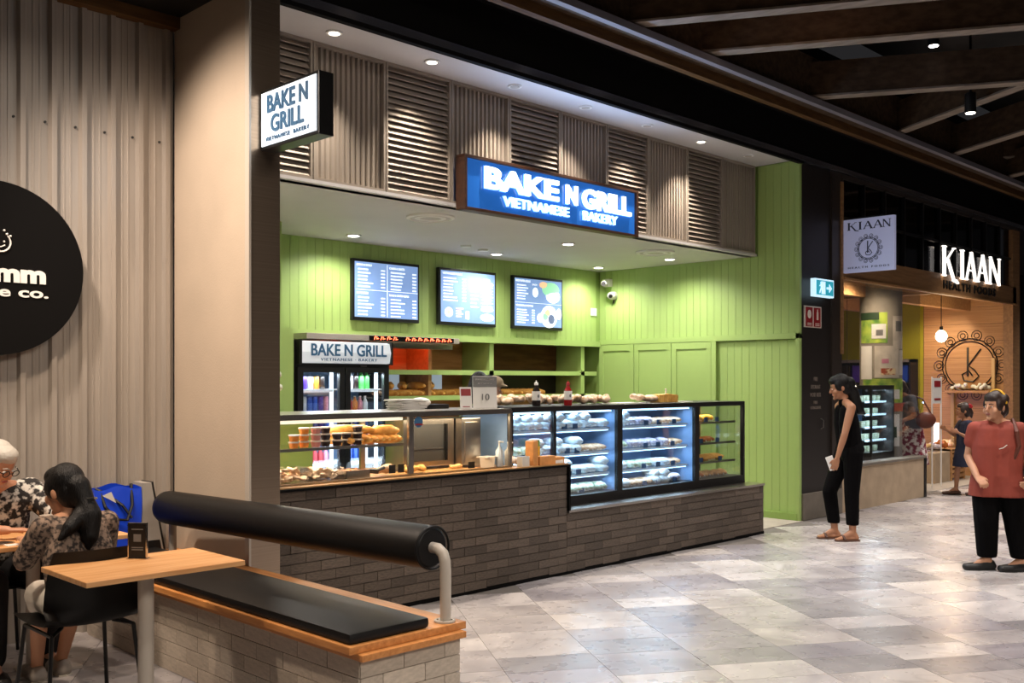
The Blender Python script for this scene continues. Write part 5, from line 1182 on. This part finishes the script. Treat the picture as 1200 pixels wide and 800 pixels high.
# crate, basket stand
t = thing('display_counter', 'low cream counter box with slatted side inside the shop doorway', 'counter', (15.9, 6.4, 0)); B(15.35, 15.95, 6.2, 6.6, 0, .47).build('box', 'beige_stone', t, bevel=.01)
for k in range(6): B(16.0, 16.5, 6.2, 6.23, .04+.08*k, .09+.08*k).build('slat', 'kiaan_wood', t)
for x in (15.97, 16.5): B(x, x+.04, 6.19, 6.6, 0, .5).build('post', 'kiaan_wood', t)
B(15.97, 16.54, 6.2, 6.6, .47, .5).build('top', 'kiaan_wood', t)
for i, (x, m_) in enumerate(((15.45, 'wicker'), (15.75, 'wrap_purple'), (16.1, 'pastry_brown'), (16.4, 'wrap_orange'))):
    blobs('snack_bags', f'{("straw coloured", "purple", "brown", "orange")[i]} pile of snack bags on the low cream counter', 'snack bags', m_, (x, 6.4, .5 if x > 16 else .47), (.08, .08, .06), 10, .05, .014)
tag(B(16.2, 16.27, 6.5, 6.56, .5, .9).build('lit_carton', 'lamp_lit_soft'), 'narrow glowing carton at the back of the low counter', 'carton')
t = thing('glow_lamp', 'small blue-violet glowing figure on the far side of the notice stand', 'lamp', (15.6, 6.75, .9)); B(15.45, 15.8, 6.6, 6.9, 0, .95).build('pedestal', 'can_purple', t); smooth(MB().ell((15.62, 6.75, 1.08), (.05, .05, .11)).build('glowing_body', 'purple_glow', t)); smooth(MB().ell((15.60, 6.75, 1.24), .045).build('glowing_head', 'purple_glow', t))
t = thing('flower_shelf', 'narrow shelf of white and pink flowers against the timber wall', 'flowers', (16.8, 6.15, 0)); B(16.75, 17.05, 5.9, 6.6, 1.38, 1.42).build('shelf', 'kiaan_wood', t); B(17.0, 17.05, 5.9, 5.95, 0, 1.95).build('support', 'wicker', t); B(17.0, 17.05, 6.55, 6.6, 0, 1.42).build('support', 'wicker', t)
q_ = MB()
for k in range(26): q_.ell((16.88+.08*rd.uniform(-1, 1), 6.25+.3*rd.uniform(-1, 1), 1.46+.06*rd.random()), .035, u=7, v=5)
remesh(q_, 'blossoms', 'flower', t, .014, 0)
t = thing('fairy_lights', 'string of tiny blue-violet fairy lights hanging inside the health food shop', 'string lights', (15.4, 6.9, 1.0))
fp = [(13.9+.37*k, 6.9+.1*math.sin(k), 1.0+.25*math.sin(k*1.7)) for k in range(9)]
MB().tube([(13.9, 6.9, 3.06)]+fp+[(16.86, 6.99, 3.06)], .003, 5).build('wire', 'black', t)
for p_ in fp: MB().ell(p_, .018, u=8, v=6).build('bulb', 'purple_glow', t)
# concourse ceiling spots
for x, y, z, l in ((10.45, 3.86, 4.3, 'black cylinder spotlight under the timber grid, the lower and nearer to the shop name'), (10.0, 4.05, 4.92, 'recessed bright spotlight between the timber beams')):
    t = thing('ceiling_spotlight', l, 'spotlight', (x, y, z)); MB().cyl((x, y, z), (x, y, z+.2), .055, n=20).build('housing', 'black_metal', t); MB().cyl((x, y, z+.002), (x, y, z-.004), .045, n=20).build('lens', 'lamp_lit', t); MB().cyl((x, y, z+.2), (x, y, 5.4), .012, n=8).build('rod', 'black_metal', t)
# ================================================================== PEOPLE
def hand(m_, w_, d, n, ts, curl=.35, k=1.0):
    w_, d, n = V(w_), V(d).normalized(), V(n).normalized(); n = (n-d*n.dot(d)).normalized(); s_ = d.cross(n)
    for i in range(4):
        o = s_*(.0185*(i-1.5))*k*ts
        m_.cap(w_+o*.6+d*.012*k, .013*k, w_+o+d*.078*k, .0115*k, 8)
        b = w_+o+d*.082*k; L_ = (.9, 1.0, .93, .72)[i]; dd = (d+s_*ts*.10*(i-1.5)).normalized(); a = 0
        for j, (ln, r0) in enumerate(((.036, .0088), (.026, .0082), (.02, .0074))):
            a += curl*(.6 if j == 0 else 1); q = (dd*math.cos(a)+n*math.sin(a)); e = b+q*ln*L_*k; m_.cap(b, r0*k, e, (r0-.0006)*k, 8); b = e
    b = w_+d*.022*k-s_*ts*.022*k
    e = b+(d*.7-s_*ts*.65+n*.25).normalized()*.036*k; m_.cap(b, .012*k, e, .0105*k, 8)
    e2 = e+(d*.9-s_*ts*.25+n*.35).normalized()*.030*k; m_.cap(e, .0100*k, e2, .0085*k, 8)
def person(label, loc, rz, J, skin, vox=.007, group=None):
    t = lthing('person', label, 'person', loc, rz); g = {k: (V(v) if hasattr(v, '__len__') else v) for k, v in J.items()}
    hs = g.get('hs', 1.0); H = g['head']; M = Euler([R(a) for a in J.get('hrot', (0, 0, 0))], 'XYZ').to_matrix()
    M = Matrix.Rotation(R(J['hrot'][2]), 3, 'Z') @ Matrix.Rotation(R(J['hrot'][0]), 3, 'X'); P = lambda x, y, z: H+(M @ V((x, y, z)))*hs
    b = MB()
    b.ell(P(0, .008, .022), (.074*hs, .092*hs, .098*hs), M, 18, 12); b.ell(P(0, -.028, -.05), (.054*hs, .062*hs, .062*hs), M, 16, 10)
    b.cap(P(0, -.088, .012), .008*hs, P(0, -.104, -.022), .013*hs, 8); b.ell(P(0, -.082, -.092), (.022*hs, .018*hs, .016*hs), M)
    for sx in (-1, 1): b.ell(P(sx*.074, .008, -.01), (.01*hs, .019*hs, .03*hs), M, 8, 8); b.ell(P(sx*.04, -.06, -.03), (.026*hs, .024*hs, .026*hs), M, 8, 8)
    r = J.get('r', 1.0)
    b.cap(g['neck'], .052*r, P(0, .015, -.05), .047*r)
    pe, ch = g['pelvis'], g['chest']; ax = (g['shL']-g['shR']).normalized(); wd = (g['shL']-g['shR']).length
    hx = (g['hipL']-g['hipR']).normalized()
    for sx in (-1, 1):
        b.cap(pe+hx*sx*.05, .095*r, ch+ax*sx*wd*.20, .092*r); b.cap(ch+ax*sx*wd*.2, .09*r, (g['neck']+ch)*.5+ax*sx*wd*.2, .075*r)
    for s_ in 'LR':
        sh, el, wr, hp, kn, an = (g[q+s_] for q in ('sh', 'el', 'wr', 'hip', 'kn', 'an'))
        b.cap(g['neck'], .045*r, sh, .046*r); b.chain([(sh, .046*r), (sh.lerp(el, .4), .043*r), (el, .034*r)]); b.chain([(el, .035*r), (el.lerp(wr, .3), .035*r), (wr, .023*r)])
        hd = g.get('hd'+s_, (wr-el)); hn = g.get('hn'+s_, V((0, 0, -1))); hand(b, wr, hd, hn, 1 if s_ == 'L' else -1, J.get('curl', .4), J.get('hk', 1.0))
        b.chain([(pe.lerp(hp, .8), .088*r), (hp.lerp(kn, .15), .082*r), (kn, .053*r)]); b.chain([(kn, .053*r), (kn.lerp(an, .3), .052*r), (an, .034*r)])
        td = g.get('toe'+s_, V((0, -1, 0))).normalized(); z0 = J.get('fz'+s_, 0) if False else an.z-.075
        hl = an+V((0, 0, -.045))-td*.035; b.cap(an, .034*r, hl, .03*r); ball = an+td*.12+V((0, 0, -.055)); b.cap(hl, .028*r, ball, .024*r); b.cap(an+td*.02, .034*r, ball, .022*r)
        sd = V((-td.y, td.x, 0))
        for q in (-1, 0, 1): b.cap(ball+sd*q*.018, .018*r, ball+sd*q*.022+td*.045+V((0, 0, -.004)), .011*r, 8)
    remesh(b, 'body', skin, t, vox, 2)
    for sx in (-1, 1):
        e = MB(); e.ell(P(sx*.031, -.083, .005), (.0115*hs, .007*hs, .0055*hs), M, 10, 8); e = smooth(e.build('eye', 'eye_white', t)); e2 = MB(); e2.ell(P(sx*.031, -.0885, .005), (.005*hs, .003*hs, .005*hs), M, 8, 6); e2.build('iris', 'iris', e)
        e = MB(); e.tube([P(sx*.014, -.092, .026), P(sx*.032, -.092, .031), P(sx*.05, -.080, .026)], [.0035, .004, .002], 6); e.build('eyebrow', 'hair_white' if skin == 'skin_light' else 'hair_black', t)
    e = MB(); e.ell(P(0, -.088, -.055), (.022*hs, .008*hs, .007*hs), M, 10, 6); e.build('lips', 'lips', t)
    return t, g, P, M
def torso_cloth(t, g, m_, top, low, extra, sleeve=.4, sr=.056, vox=.009, r=1.0, name='top', neck=True, flare=0, el_r=None, hem=None):
    b = MB(); ax = (g['shL']-g['shR']).normalized(); wd = (g['shL']-g['shR']).length; pe, ch = g['pelvis'], g['chest']
    lo = V(low)
    for sx in (-1, 1):
        b.cap(lo+ax*sx*(.055+flare), (.10+extra)*r, pe+ax*sx*.052, (.098+extra)*r); b.cap(pe+ax*sx*.052, (.098+extra)*r, ch+ax*sx*wd*.2, (.093+extra)*r)
        b.cap(ch+ax*sx*wd*.2, (.092+extra)*r, (g['neck']+ch)*.5+ax*sx*wd*.2, (.077+extra)*r)
    if hem is not None:
        for sx in (-1, 1): b.cap(V((lo.x, lo.y, hem-.05))+ax*sx*(.06+flare), (.105+extra)*r, lo+ax*sx*(.055+flare), (.10+extra)*r)
        for v in b.bm.verts: v.co.z = max(v.co.z, hem)
    for s_ in 'LR':
        sh, el, wr = g['sh'+s_], g['el'+s_], g['wr'+s_]
        if sleeve is not None: b.cap(g['neck']+(sh-g['neck'])*.35+V((0, 0, -.015)), .048*r, sh, sr*r)
        if sleeve: e = sh.lerp(el, min(1, sleeve)); b.cap(sh, sr*r, e, (el_r or sr)*r)
        if sleeve and sleeve > 1: b.cap(el, (el_r or sr)*r, el.lerp(wr, sleeve-1), (el_r or sr)*r*.8)
    return remesh(b, name, m_, t, vox, 3)
def trousers(t, g, m_, hem, hr, kr, ar, vox=.009, name='trousers', seat=.10):
    b = MB(); pe = g['pelvis']; hx = (g['hipL']-g['hipR']).normalized()
    for sx in (-1, 1): b.cap(pe+hx*sx*.05+V((0, 0, .06)), seat, pe+hx*sx*.055, seat+.012)
    for s_ in 'LR':
        hp, kn, an = g['hip'+s_], g['kn'+s_], g['an'+s_]; e = kn.lerp(an, hem)
        b.chain([(pe.lerp(hp, .9), seat), (hp.lerp(kn, .2), hr), (kn, kr), (e, ar)])
    if pe.z > .6:
        zz = min(g['kn'+s_].lerp(g['an'+s_], hem).z for s_ in 'LR')-.02
        for v in b.bm.verts: v.co.z = max(v.co.z, zz)
    return remesh(b, name, m_, t, vox, 3)
def shoes(t, g, m_, s=1.0, name='shoe', h=.035):
    for s_ in 'LR':
        an = g['an'+s_]; td = g.get('toe'+s_, V((0, -1, 0))).normalized(); b = MB(); sd = V((-td.y, td.x, 0)); z0 = an.z-.08
        for q in (-1, 1): b.cap(V((an.x, an.y, z0+.033))-td*.04+sd*q*.01, .033*s, V((an.x, an.y, z0+.03))+td*.10+sd*q*.02, .032*s); b.cap(V((an.x, an.y, z0+.03))+td*.10+sd*q*.02, .031*s, V((an.x, an.y, z0+.026))+td*.175+sd*q*.012, .028*s)
        if h: b.cap(V((an.x, an.y, z0+.05))-td*.03, .038*s, V((an.x, an.y, z0+.06))+td*.04, .034*s)
        for v in b.bm.verts: v.co.z = max(v.co.z, z0)
        sh = remesh(b, name, m_, t, .008, 1)
        b = MB(); n = 16; pts = [(-.075, 0), (-.06, .035), (0, .036), (.09, .05), (.16, .036), (.19, 0), (.16, -.036), (.09, -.045), (0, -.036), (-.06, -.035)]
        b.prism(pts, lambda u, v, k: tuple(V((an.x, an.y, 0))+td*u+sd*v+V((0, 0, z0-.0+.012*k-.004)))); b.build('sole', 'dark_grey' if m_ != 'shoe_pale' else 'offwhite', sh)
def hair(t, P, M, hs, m_, extra, name='hair', vox=.008, base=True, raw=()):
    b = MB()
    if base:
        b.ell(P(0, .026, .038), (.083*hs, .092*hs, .096*hs), M, 18, 12); b.ell(P(0, .045, -.01), (.078*hs, .07*hs, .09*hs), M, 16, 10)
        for sx in (-1, 1): b.ell(P(sx*.062, -.01, .02), (.022*hs, .05*hs, .055*hs), M, 10, 8)
    if base: b.ell(P(0, -.022*hs, .075*hs), (.068*hs, .066*hs, .052*hs), M, 16, 10)
    for p, r0, q, r1 in extra: b.cap(P(*p), r0, P(*q), r1)
    for p, r0, q, r1 in raw: b.cap(p, r0, q, r1)
    return remesh(b, name, m_, t, vox, 2)

# -- woman in black by the pillar
J = dict(pelvis=(0, .055, .90), chest=(0, .02, 1.17), neck=(0, -.0, 1.375), head=(0, -.045, 1.515), hrot=(18, 0, -6), shL=(.165, .015, 1.32), shR=(-.165, .0, 1.32),
         elL=(.205, -.065, 1.06), elR=(-.20, .04, 1.05), wrL=(.17, -.125, .825), wrR=(-.14, .0, .81), hipL=(.085, .06, .86), hipR=(-.085, .03, .86), knL=(.085, .045, .46), knR=(-.08, -.12, .475),
         anL=(.085, .055, .08), anR=(-.07, -.07, .08), toeL=(.05, -1, 0), toeR=(-.05, -1, 0), hdR=(0, .0, -1), hdL=(-.1, -.25, -1), hnL=(-1, 0, 0), hnR=(1, 0, 0), r=.94, curl=.45, hk=.95)
t, g, P, M = person('woman in black sleeveless top and cropped trousers by the dark pillar holding a phone', (9.33, 4.66, 0), R(-135), J, 'skin_tan')
torso_cloth(t, g, 'cloth_black', None, (0, .05, .84), .012, sleeve=None, r=.94, name='sleeveless_top')
b = MB(); b.cap((.06, .01, 1.30), .055, (-.06, .01, 1.30), .055); b.cap((0, -.0, 1.36), .058, (0, .0, 1.385), .054); b.cap((.09, .01, 1.33), .035, (.05, .0, 1.37), .03); b.cap((-.09, .01, 1.33), .035, (-.05, .0, 1.37), .03); remesh(b, 'top_neckline', 'cloth_black', t, .008, 2)
trousers(t, g, 'cloth_black', .74, .092, .072, .062, seat=.102)
hair(t, P, M, 1, 'hair_black', [], raw=[((0, .045, 1.56), .062, (0, .075, 1.47), .062), ((0, .075, 1.47), .062, (.01, .105, 1.37), .058), ((.01, .105, 1.37), .058, (.01, .15, 1.29), .045), ((.01, .15, 1.29), .045, (.02, .20, 1.25), .010), ((0, .09, 1.36), .05, (.0, .10, 1.26), .02)])
b = MB(); b.ell(P(.03, .14, -.035), (.02, .012, .012), M); b.build('hair_clip', 'chrome', t)
for s_ in 'LR':
    an = g['an'+s_]; td = g['toe'+s_].normalized(); sd = V((-td.y, td.x, 0)); b = MB()
    b.prism([(-.06, .03), (0, .034), (.09, .045), (.17, .03), (.185, 0), (.17, -.03), (.09, -.042), (0, -.034), (-.06, -.03), (-.075, 0)], lambda u, v, k: tuple(V((an.x, an.y, .001))+td*u+sd*v+V((0, 0, .014*k)))); o = b.build('sandal', 'sandal', t)
    MB().tube([V((an.x, an.y, .02))+td*.09+sd*.05, V((an.x, an.y, .052))+td*.10+sd*.02, V((an.x, an.y, .052))+td*.10-sd*.02, V((an.x, an.y, .02))+td*.09-sd*.05], .012, 8).build('strap', 'sandal', o)
wL = g['wrL']; Mp = Matrix.Translation(wL+V((-.028, -.045, -.07))) @ Matrix.Rotation(R(20), 4, 'X'); ph = lthing('mobile_phone', 'white phone held at hip height by the woman in black', 'phone', (9.33, 4.66, 0), R(-135))
MB().box(-.005, .004, -.036, .036, -.05, .09, Mp).build('body', 'white', ph, bevel=.003)

# -- woman in rust coloured shirt
J = dict(pelvis=(0, 0, .80), chest=(0, 0, 1.04), neck=(0, -.0, 1.235), head=(-.02, -.03, 1.365), hrot=(4, 0, -42), shL=(.17, .0, 1.175), shR=(-.165, -.0, 1.175), elL=(.235, .04, .95), elR=(-.215, .03, .945),
         wrL=(.22, -.12, .78), wrR=(-.165, -.14, .79), hipL=(.095, 0, .78), hipR=(-.09, 0, .78), knL=(.14, -.01, .43), knR=(-.085, -.03, .43), anL=(.185, .02, .08), anR=(-.075, -.0, .08), toeL=(-.9, -.42, 0), toeR=(-.94, -.34, 0),
         hdR=(.35, -.7, -.35), hnR=(.3, .3, -1), hdL=(-.2, -.9, -.4), hnL=(-1, 0, -.3), r=1.06, curl=.8, hk=.95)
t, g, P, M = person('woman in rust red shirt and loose black trousers walking at the right edge', (8.73, 3.01, 0), R(-65), J, 'skin_asian')
torso_cloth(t, g, 'cloth_rust', None, (0, 0, .72), .036, sleeve=.45, sr=.064, r=1.04, name='shirt', flare=.016, hem=.62)
trousers(t, g, 'cloth_black', .86, .112, .098, .08, seat=.105)
shoes(t, g, 'shoe_black')
hair(t, P, M, 1, 'hair_brown', [((0, .05, .05), .062, (0, .08, -.04), .06), ((.05, .04, .06), .05, (-.05, .04, .06), .05), ((0, .09, -.03), .045, (0, .09, -.07), .035)])
b = MB(); b.tube([P(.086*math.sin(a), .03-.02*math.cos(a)*0-.0, .04+.098*math.cos(a)) for a in [R(-100+k*10) for k in range(21)]], .009, 6); b.build('headband', 'pastry_yellow', t)
b = MB(); b.ell(P(.078, .0, -.035), .007); b.build('earring', 'chrome', t)
MB().tube([(.10, -.10, .90), (.15, -.125, 1.05), (.135, -.115, 1.16), (.115, -.02, 1.255), (.13, .07, 1.18), (.2, .13, .98), (.26, .14, .82)], .017, 8).build('bag_strap', 'leather_brown', t)
b = MB(); b.ell((.27, .10, .74), (.06, .13, .14)); remesh(b, 'shoulder_bag', 'leather_brown', t, .01, 1)
b = MB(); b.tube([(.0, -.141, 1.02), (.03, -.142, 1.03), (.06, -.14, 1.055)], .004, 5); b.build('shirt_print', 'offwhite', t)

# -- child in navy dress
J = dict(pelvis=(0, .0, .66), chest=(0, -.0, .88), neck=(0, -.01, 1.04), head=(0, -.03, 1.165), hrot=(0, 0, -8), hs=.92, shL=(.12, 0, .99), shR=(-.12, 0, .99), elL=(.15, -.03, .80), elR=(-.15, -.08, .82),
         wrL=(.14, -.16, .87), wrR=(-.12, -.22, .90), hipL=(.06, 0, .63), hipR=(-.06, 0, .63), knL=(.06, .09, .36), knR=(-.06, -.08, .37), anL=(.06, .17, .08), anR=(-.06, -.10, .08), r=.72, hk=.75, hnL=(-1, 0, 0), hnR=(1, 0, 0))
t, g, P, M = person('child in navy dress with a red flower in the hair near the health shop doorway', (14.16, 5.30, 0), R(-135), J, 'skin_tan', vox=.008)
torso_cloth(t, g, 'cloth_navy', None, (0, .0, .60), .03, sleeve=.5, sr=.07, r=.76, name='dress_top')
smooth(MB().loft([(0, .01, .40, .19, .17), (0, .005, .50, .17, .155), (0, 0, .64, .145, .125), (0, 0, .78, .11, .09), (0, 0, .84, .09, .08)], 24).build('dress_skirt', 'cloth_navy', t))
hair(t, P, M, .92, 'hair_brown', [((0, .08, .03), .04, (0, .11, -.03), .035), ((0, .11, -.03), .035, (0, .12, -.10), .012)])
b = MB()
for k in range(7): b.ell(P(.03+.02*math.cos(k), .085+.02*math.sin(k*2), .055+.03*math.cos(k*1.3)), .024, u=8, v=6)
remesh(b, 'hair_flower', 'flower_red', t, .007, 0); shoes(t, g, 'sandal', .72, h=0)

# -- customer in grey top and floral skirt
J = dict(pelvis=(0, 0, .92), chest=(0, -.06, 1.18), neck=(0, -.12, 1.36), head=(0, -.19, 1.47), hrot=(25, 0, 0), shL=(.17, -.07, 1.32), shR=(-.17, -.07, 1.32), elL=(.2, -.05, 1.08), elR=(-.2, -.12, 1.08), wrL=(.16, -.22, 1.0), wrR=(-.14, -.28, 1.0),
         hipL=(.09, 0, .88), hipR=(-.09, 0, .88), knL=(.09, -.02, .47), knR=(-.09, .02, .47), anL=(.09, 0, .08), anR=(-.09, 0, .08), r=1.0)
t, g, P, M = person('customer in grey top and floral skirt with brown bag, half behind the column', (14.25, 6.08, 0), R(-135), J, 'skin_tan', vox=.009)
torso_cloth(t, g, 'cloth_grey', None, (0, 0, .92), .02, sleeve=.6, sr=.062, name='grey_top')
smooth(MB().loft([(0, .01, .38, .24, .22), (0, .005, .6, .21, .19), (0, 0, .86, .175, .15), (0, 0, 1.0, .15, .125)], 24).build('floral_skirt', 'floral', t))
hair(t, P, M, 1, 'hair_brown', [((0, .06, 0), .06, (0, .08, -.08), .045)]); shoes(t, g, 'shoe_black')
b = MB(); b.ell((.235, .10, 1.02), (.06, .15, .12)); remesh(b, 'shoulder_bag', 'leather_brown', t, .012, 1); MB().tube([(.22, .0, 1.1), (.16, -.02, 1.30), (.14, -.06, 1.38), (.17, .08, 1.32), (.24, .18, 1.1)], .012, 8).build('bag_strap', 'leather_brown', t)

# -- staff behind the counter
J = dict(pelvis=(0, 0, .92), chest=(0, -.02, 1.17), neck=(0, -.03, 1.37), head=(0, -.06, 1.50), hrot=(12, 0, 0), shL=(.18, -.02, 1.31), shR=(-.18, -.02, 1.31), elL=(.22, -.10, 1.06), elR=(-.22, -.10, 1.06), wrL=(.15, -.30, 1.0), wrR=(-.15, -.30, 1.0),
         hipL=(.09, 0, .88), hipR=(-.09, 0, .88), knL=(.09, -.02, .47), knR=(-.09, .02, .47), anL=(.09, 0, .08), anR=(-.09, 0, .08))
t, g, P, M = person('bakery worker in checked shirt and beige cap behind the card sign on the food case', (6.42, 6.78, 0), R(40), J, 'skin_asian', vox=.009)
torso_cloth(t, g, 'cloth_check', None, (0, 0, .84), .018, sleeve=.75, sr=.062, name='checked_shirt'); trousers(t, g, 'jeans_dark', .95, .095, .08, .07, seat=.11); shoes(t, g, 'shoe_black')
b = MB()
for sx in (-1, 1): b.cap((sx*.06, -.03, 1.10), .112, (sx*.07, -.01, .70), .125)
remesh(b, 'apron', 'jeans_dark', t, .012, 2)
hair(t, P, M, 1, 'hair_black', [((0, .13, .06), .085, (0, .15, -.04), .08), ((0, .09, .0), .06, (0, .13, -.12), .055)])
b = MB(); b.ell(P(0, -.02, .075), (.088, .085, .06), M); b.ell(P(0, -.10, .06), (.06, .05, .012), M); remesh(b, 'cap', 'beige_cap', t, .009, 1)

# -- long haired girl on the chair (back to the camera)
J = dict(pelvis=(0, .03, .545), chest=(0, -.03, .76), neck=(0, -.075, .925), head=(.03, -.12, 1.045), hrot=(14, 0, 22), shL=(.155, -.05, .88), shR=(-.155, -.06, .88), elL=(.21, -.17, .70), elR=(-.20, -.20, .69), wrL=(.12, -.40, .785), wrR=(-.10, -.40, .785),
         hipL=(.085, 0, .53), hipR=(-.085, 0, .53), knL=(.05, -.38, .50), knR=(-.14, -.38, .50), anL=(-.02, -.62, .08), anR=(-.16, -.66, .08), toeL=(-.1, -1, 0), toeR=(0, -1, 0), r=.88, curl=.3, hk=.88, hnL=(0, 0, -1), hnR=(0, 0, -1), hdL=(-.3, -1, 0), hdR=(.3, -1, 0))
t, g, P, M = person('long dark haired person in patterned blouse seated with back to the camera', (1.92, 4.86, 0), PI, J, 'skin_asian')
torso_cloth(t, g, 'cloth_print', None, (0, .03, .56), .022, sleeve=.85, sr=.064, el_r=.060, r=.92, name='blouse')
trousers(t, g, 'cloth_print', .12, .09, .075, .06, name='skirt', seat=.11); bpy.data.objects[t.name].children[-1].data.materials[0] = MATS['offwhite']
hair(t, P, M, 1, 'hair_black', [((0, .09, .0), .06, (.0, .115, -.07), .048), ((0, .115, -.07), .046, (-.0, .135, -.15), .055), ((0, .135, -.15), .055, (.02, .13, -.25), .04), ((.0, .12, -.12), .05, (.10, .10, -.19), .035), ((.10, .10, -.19), .035, (.15, .08, -.235), .012), ((.02, .13, -.25), .04, (.03, .12, -.31), .008)])
b = MB(); b.tube([P(-.03, .165, -.075), P(0, .175, -.072), P(.03, .165, -.075)], .006, 6); b.build('hair_tie', 'chrome', t); shoes(t, g, 'shoe_pale')

# -- white haired man
J = dict(pelvis=(0, .02, .54), chest=(.0, -.06, .82), neck=(0, -.14, 1.0), head=(-.02, -.235, 1.125), hrot=(30, 0, 28), shL=(.19, -.10, .955), shR=(-.19, -.10, .955), elL=(.30, -.30, .81), elR=(-.28, -.30, .80), wrL=(.12, -.50, .80), wrR=(-.06, -.50, .80),
         hipL=(.1, 0, .53), hipR=(-.1, 0, .53), knL=(.22, -.40, .51), knR=(-.10, -.40, .51), anL=(.20, -.32, .08), anR=(-.1, -.40, .08), toeL=(.1, -1, 0), r=1.05, hdL=(.3, -1, -.05), hdR=(1, -.35, -.05), hnL=(0, 0, -1), hnR=(0, 0, -1), curl=.25)
t, g, P, M = person('white haired man in dark patterned shirt and glasses leaning over the rear table', (1.87, 6.04, 0), 0, J, 'skin_light')
torso_cloth(t, g, 'shirt_print', None, (0, .02, .56), .03, sleeve=.85, sr=.075, el_r=.066, r=1.05, name='shirt')
trousers(t, g, 'jeans_dark', .9, .10, .082, .07, seat=.12); shoes(t, g, 'shoe_black')
hair(t, P, M, 1, 'hair_white', [], vox=.008)
for sx in (-1, 1): MB().tube([P(sx*.033+.023*math.cos(a), -.103, .003+.018*math.sin(a)) for a in [R(k*30) for k in range(12)]], .0025, 5, True).build('glasses_rim', 'black', t); MB().tube([P(sx*.055, -.103, .008), P(sx*.078, -.06, .008), P(sx*.08, .01, .0)], .0028, 5).build('glasses_arm', 'black', t)
MB().tube([P(-.01, -.106, .006), P(.01, -.106, .006)], .0025, 5).build('glasses_bridge', 'black', t)
b = MB(); b.tube([(.3, -.2, .53), (.26, -.38, .57), (.29, -.42, .45)], .006, 5); b.tube([(.27, -.2, .60), (.24, -.36, .60)], .005, 5); b.build('trouser_stripe', 'white', t)

bpy.data.scenes.remove(TS)
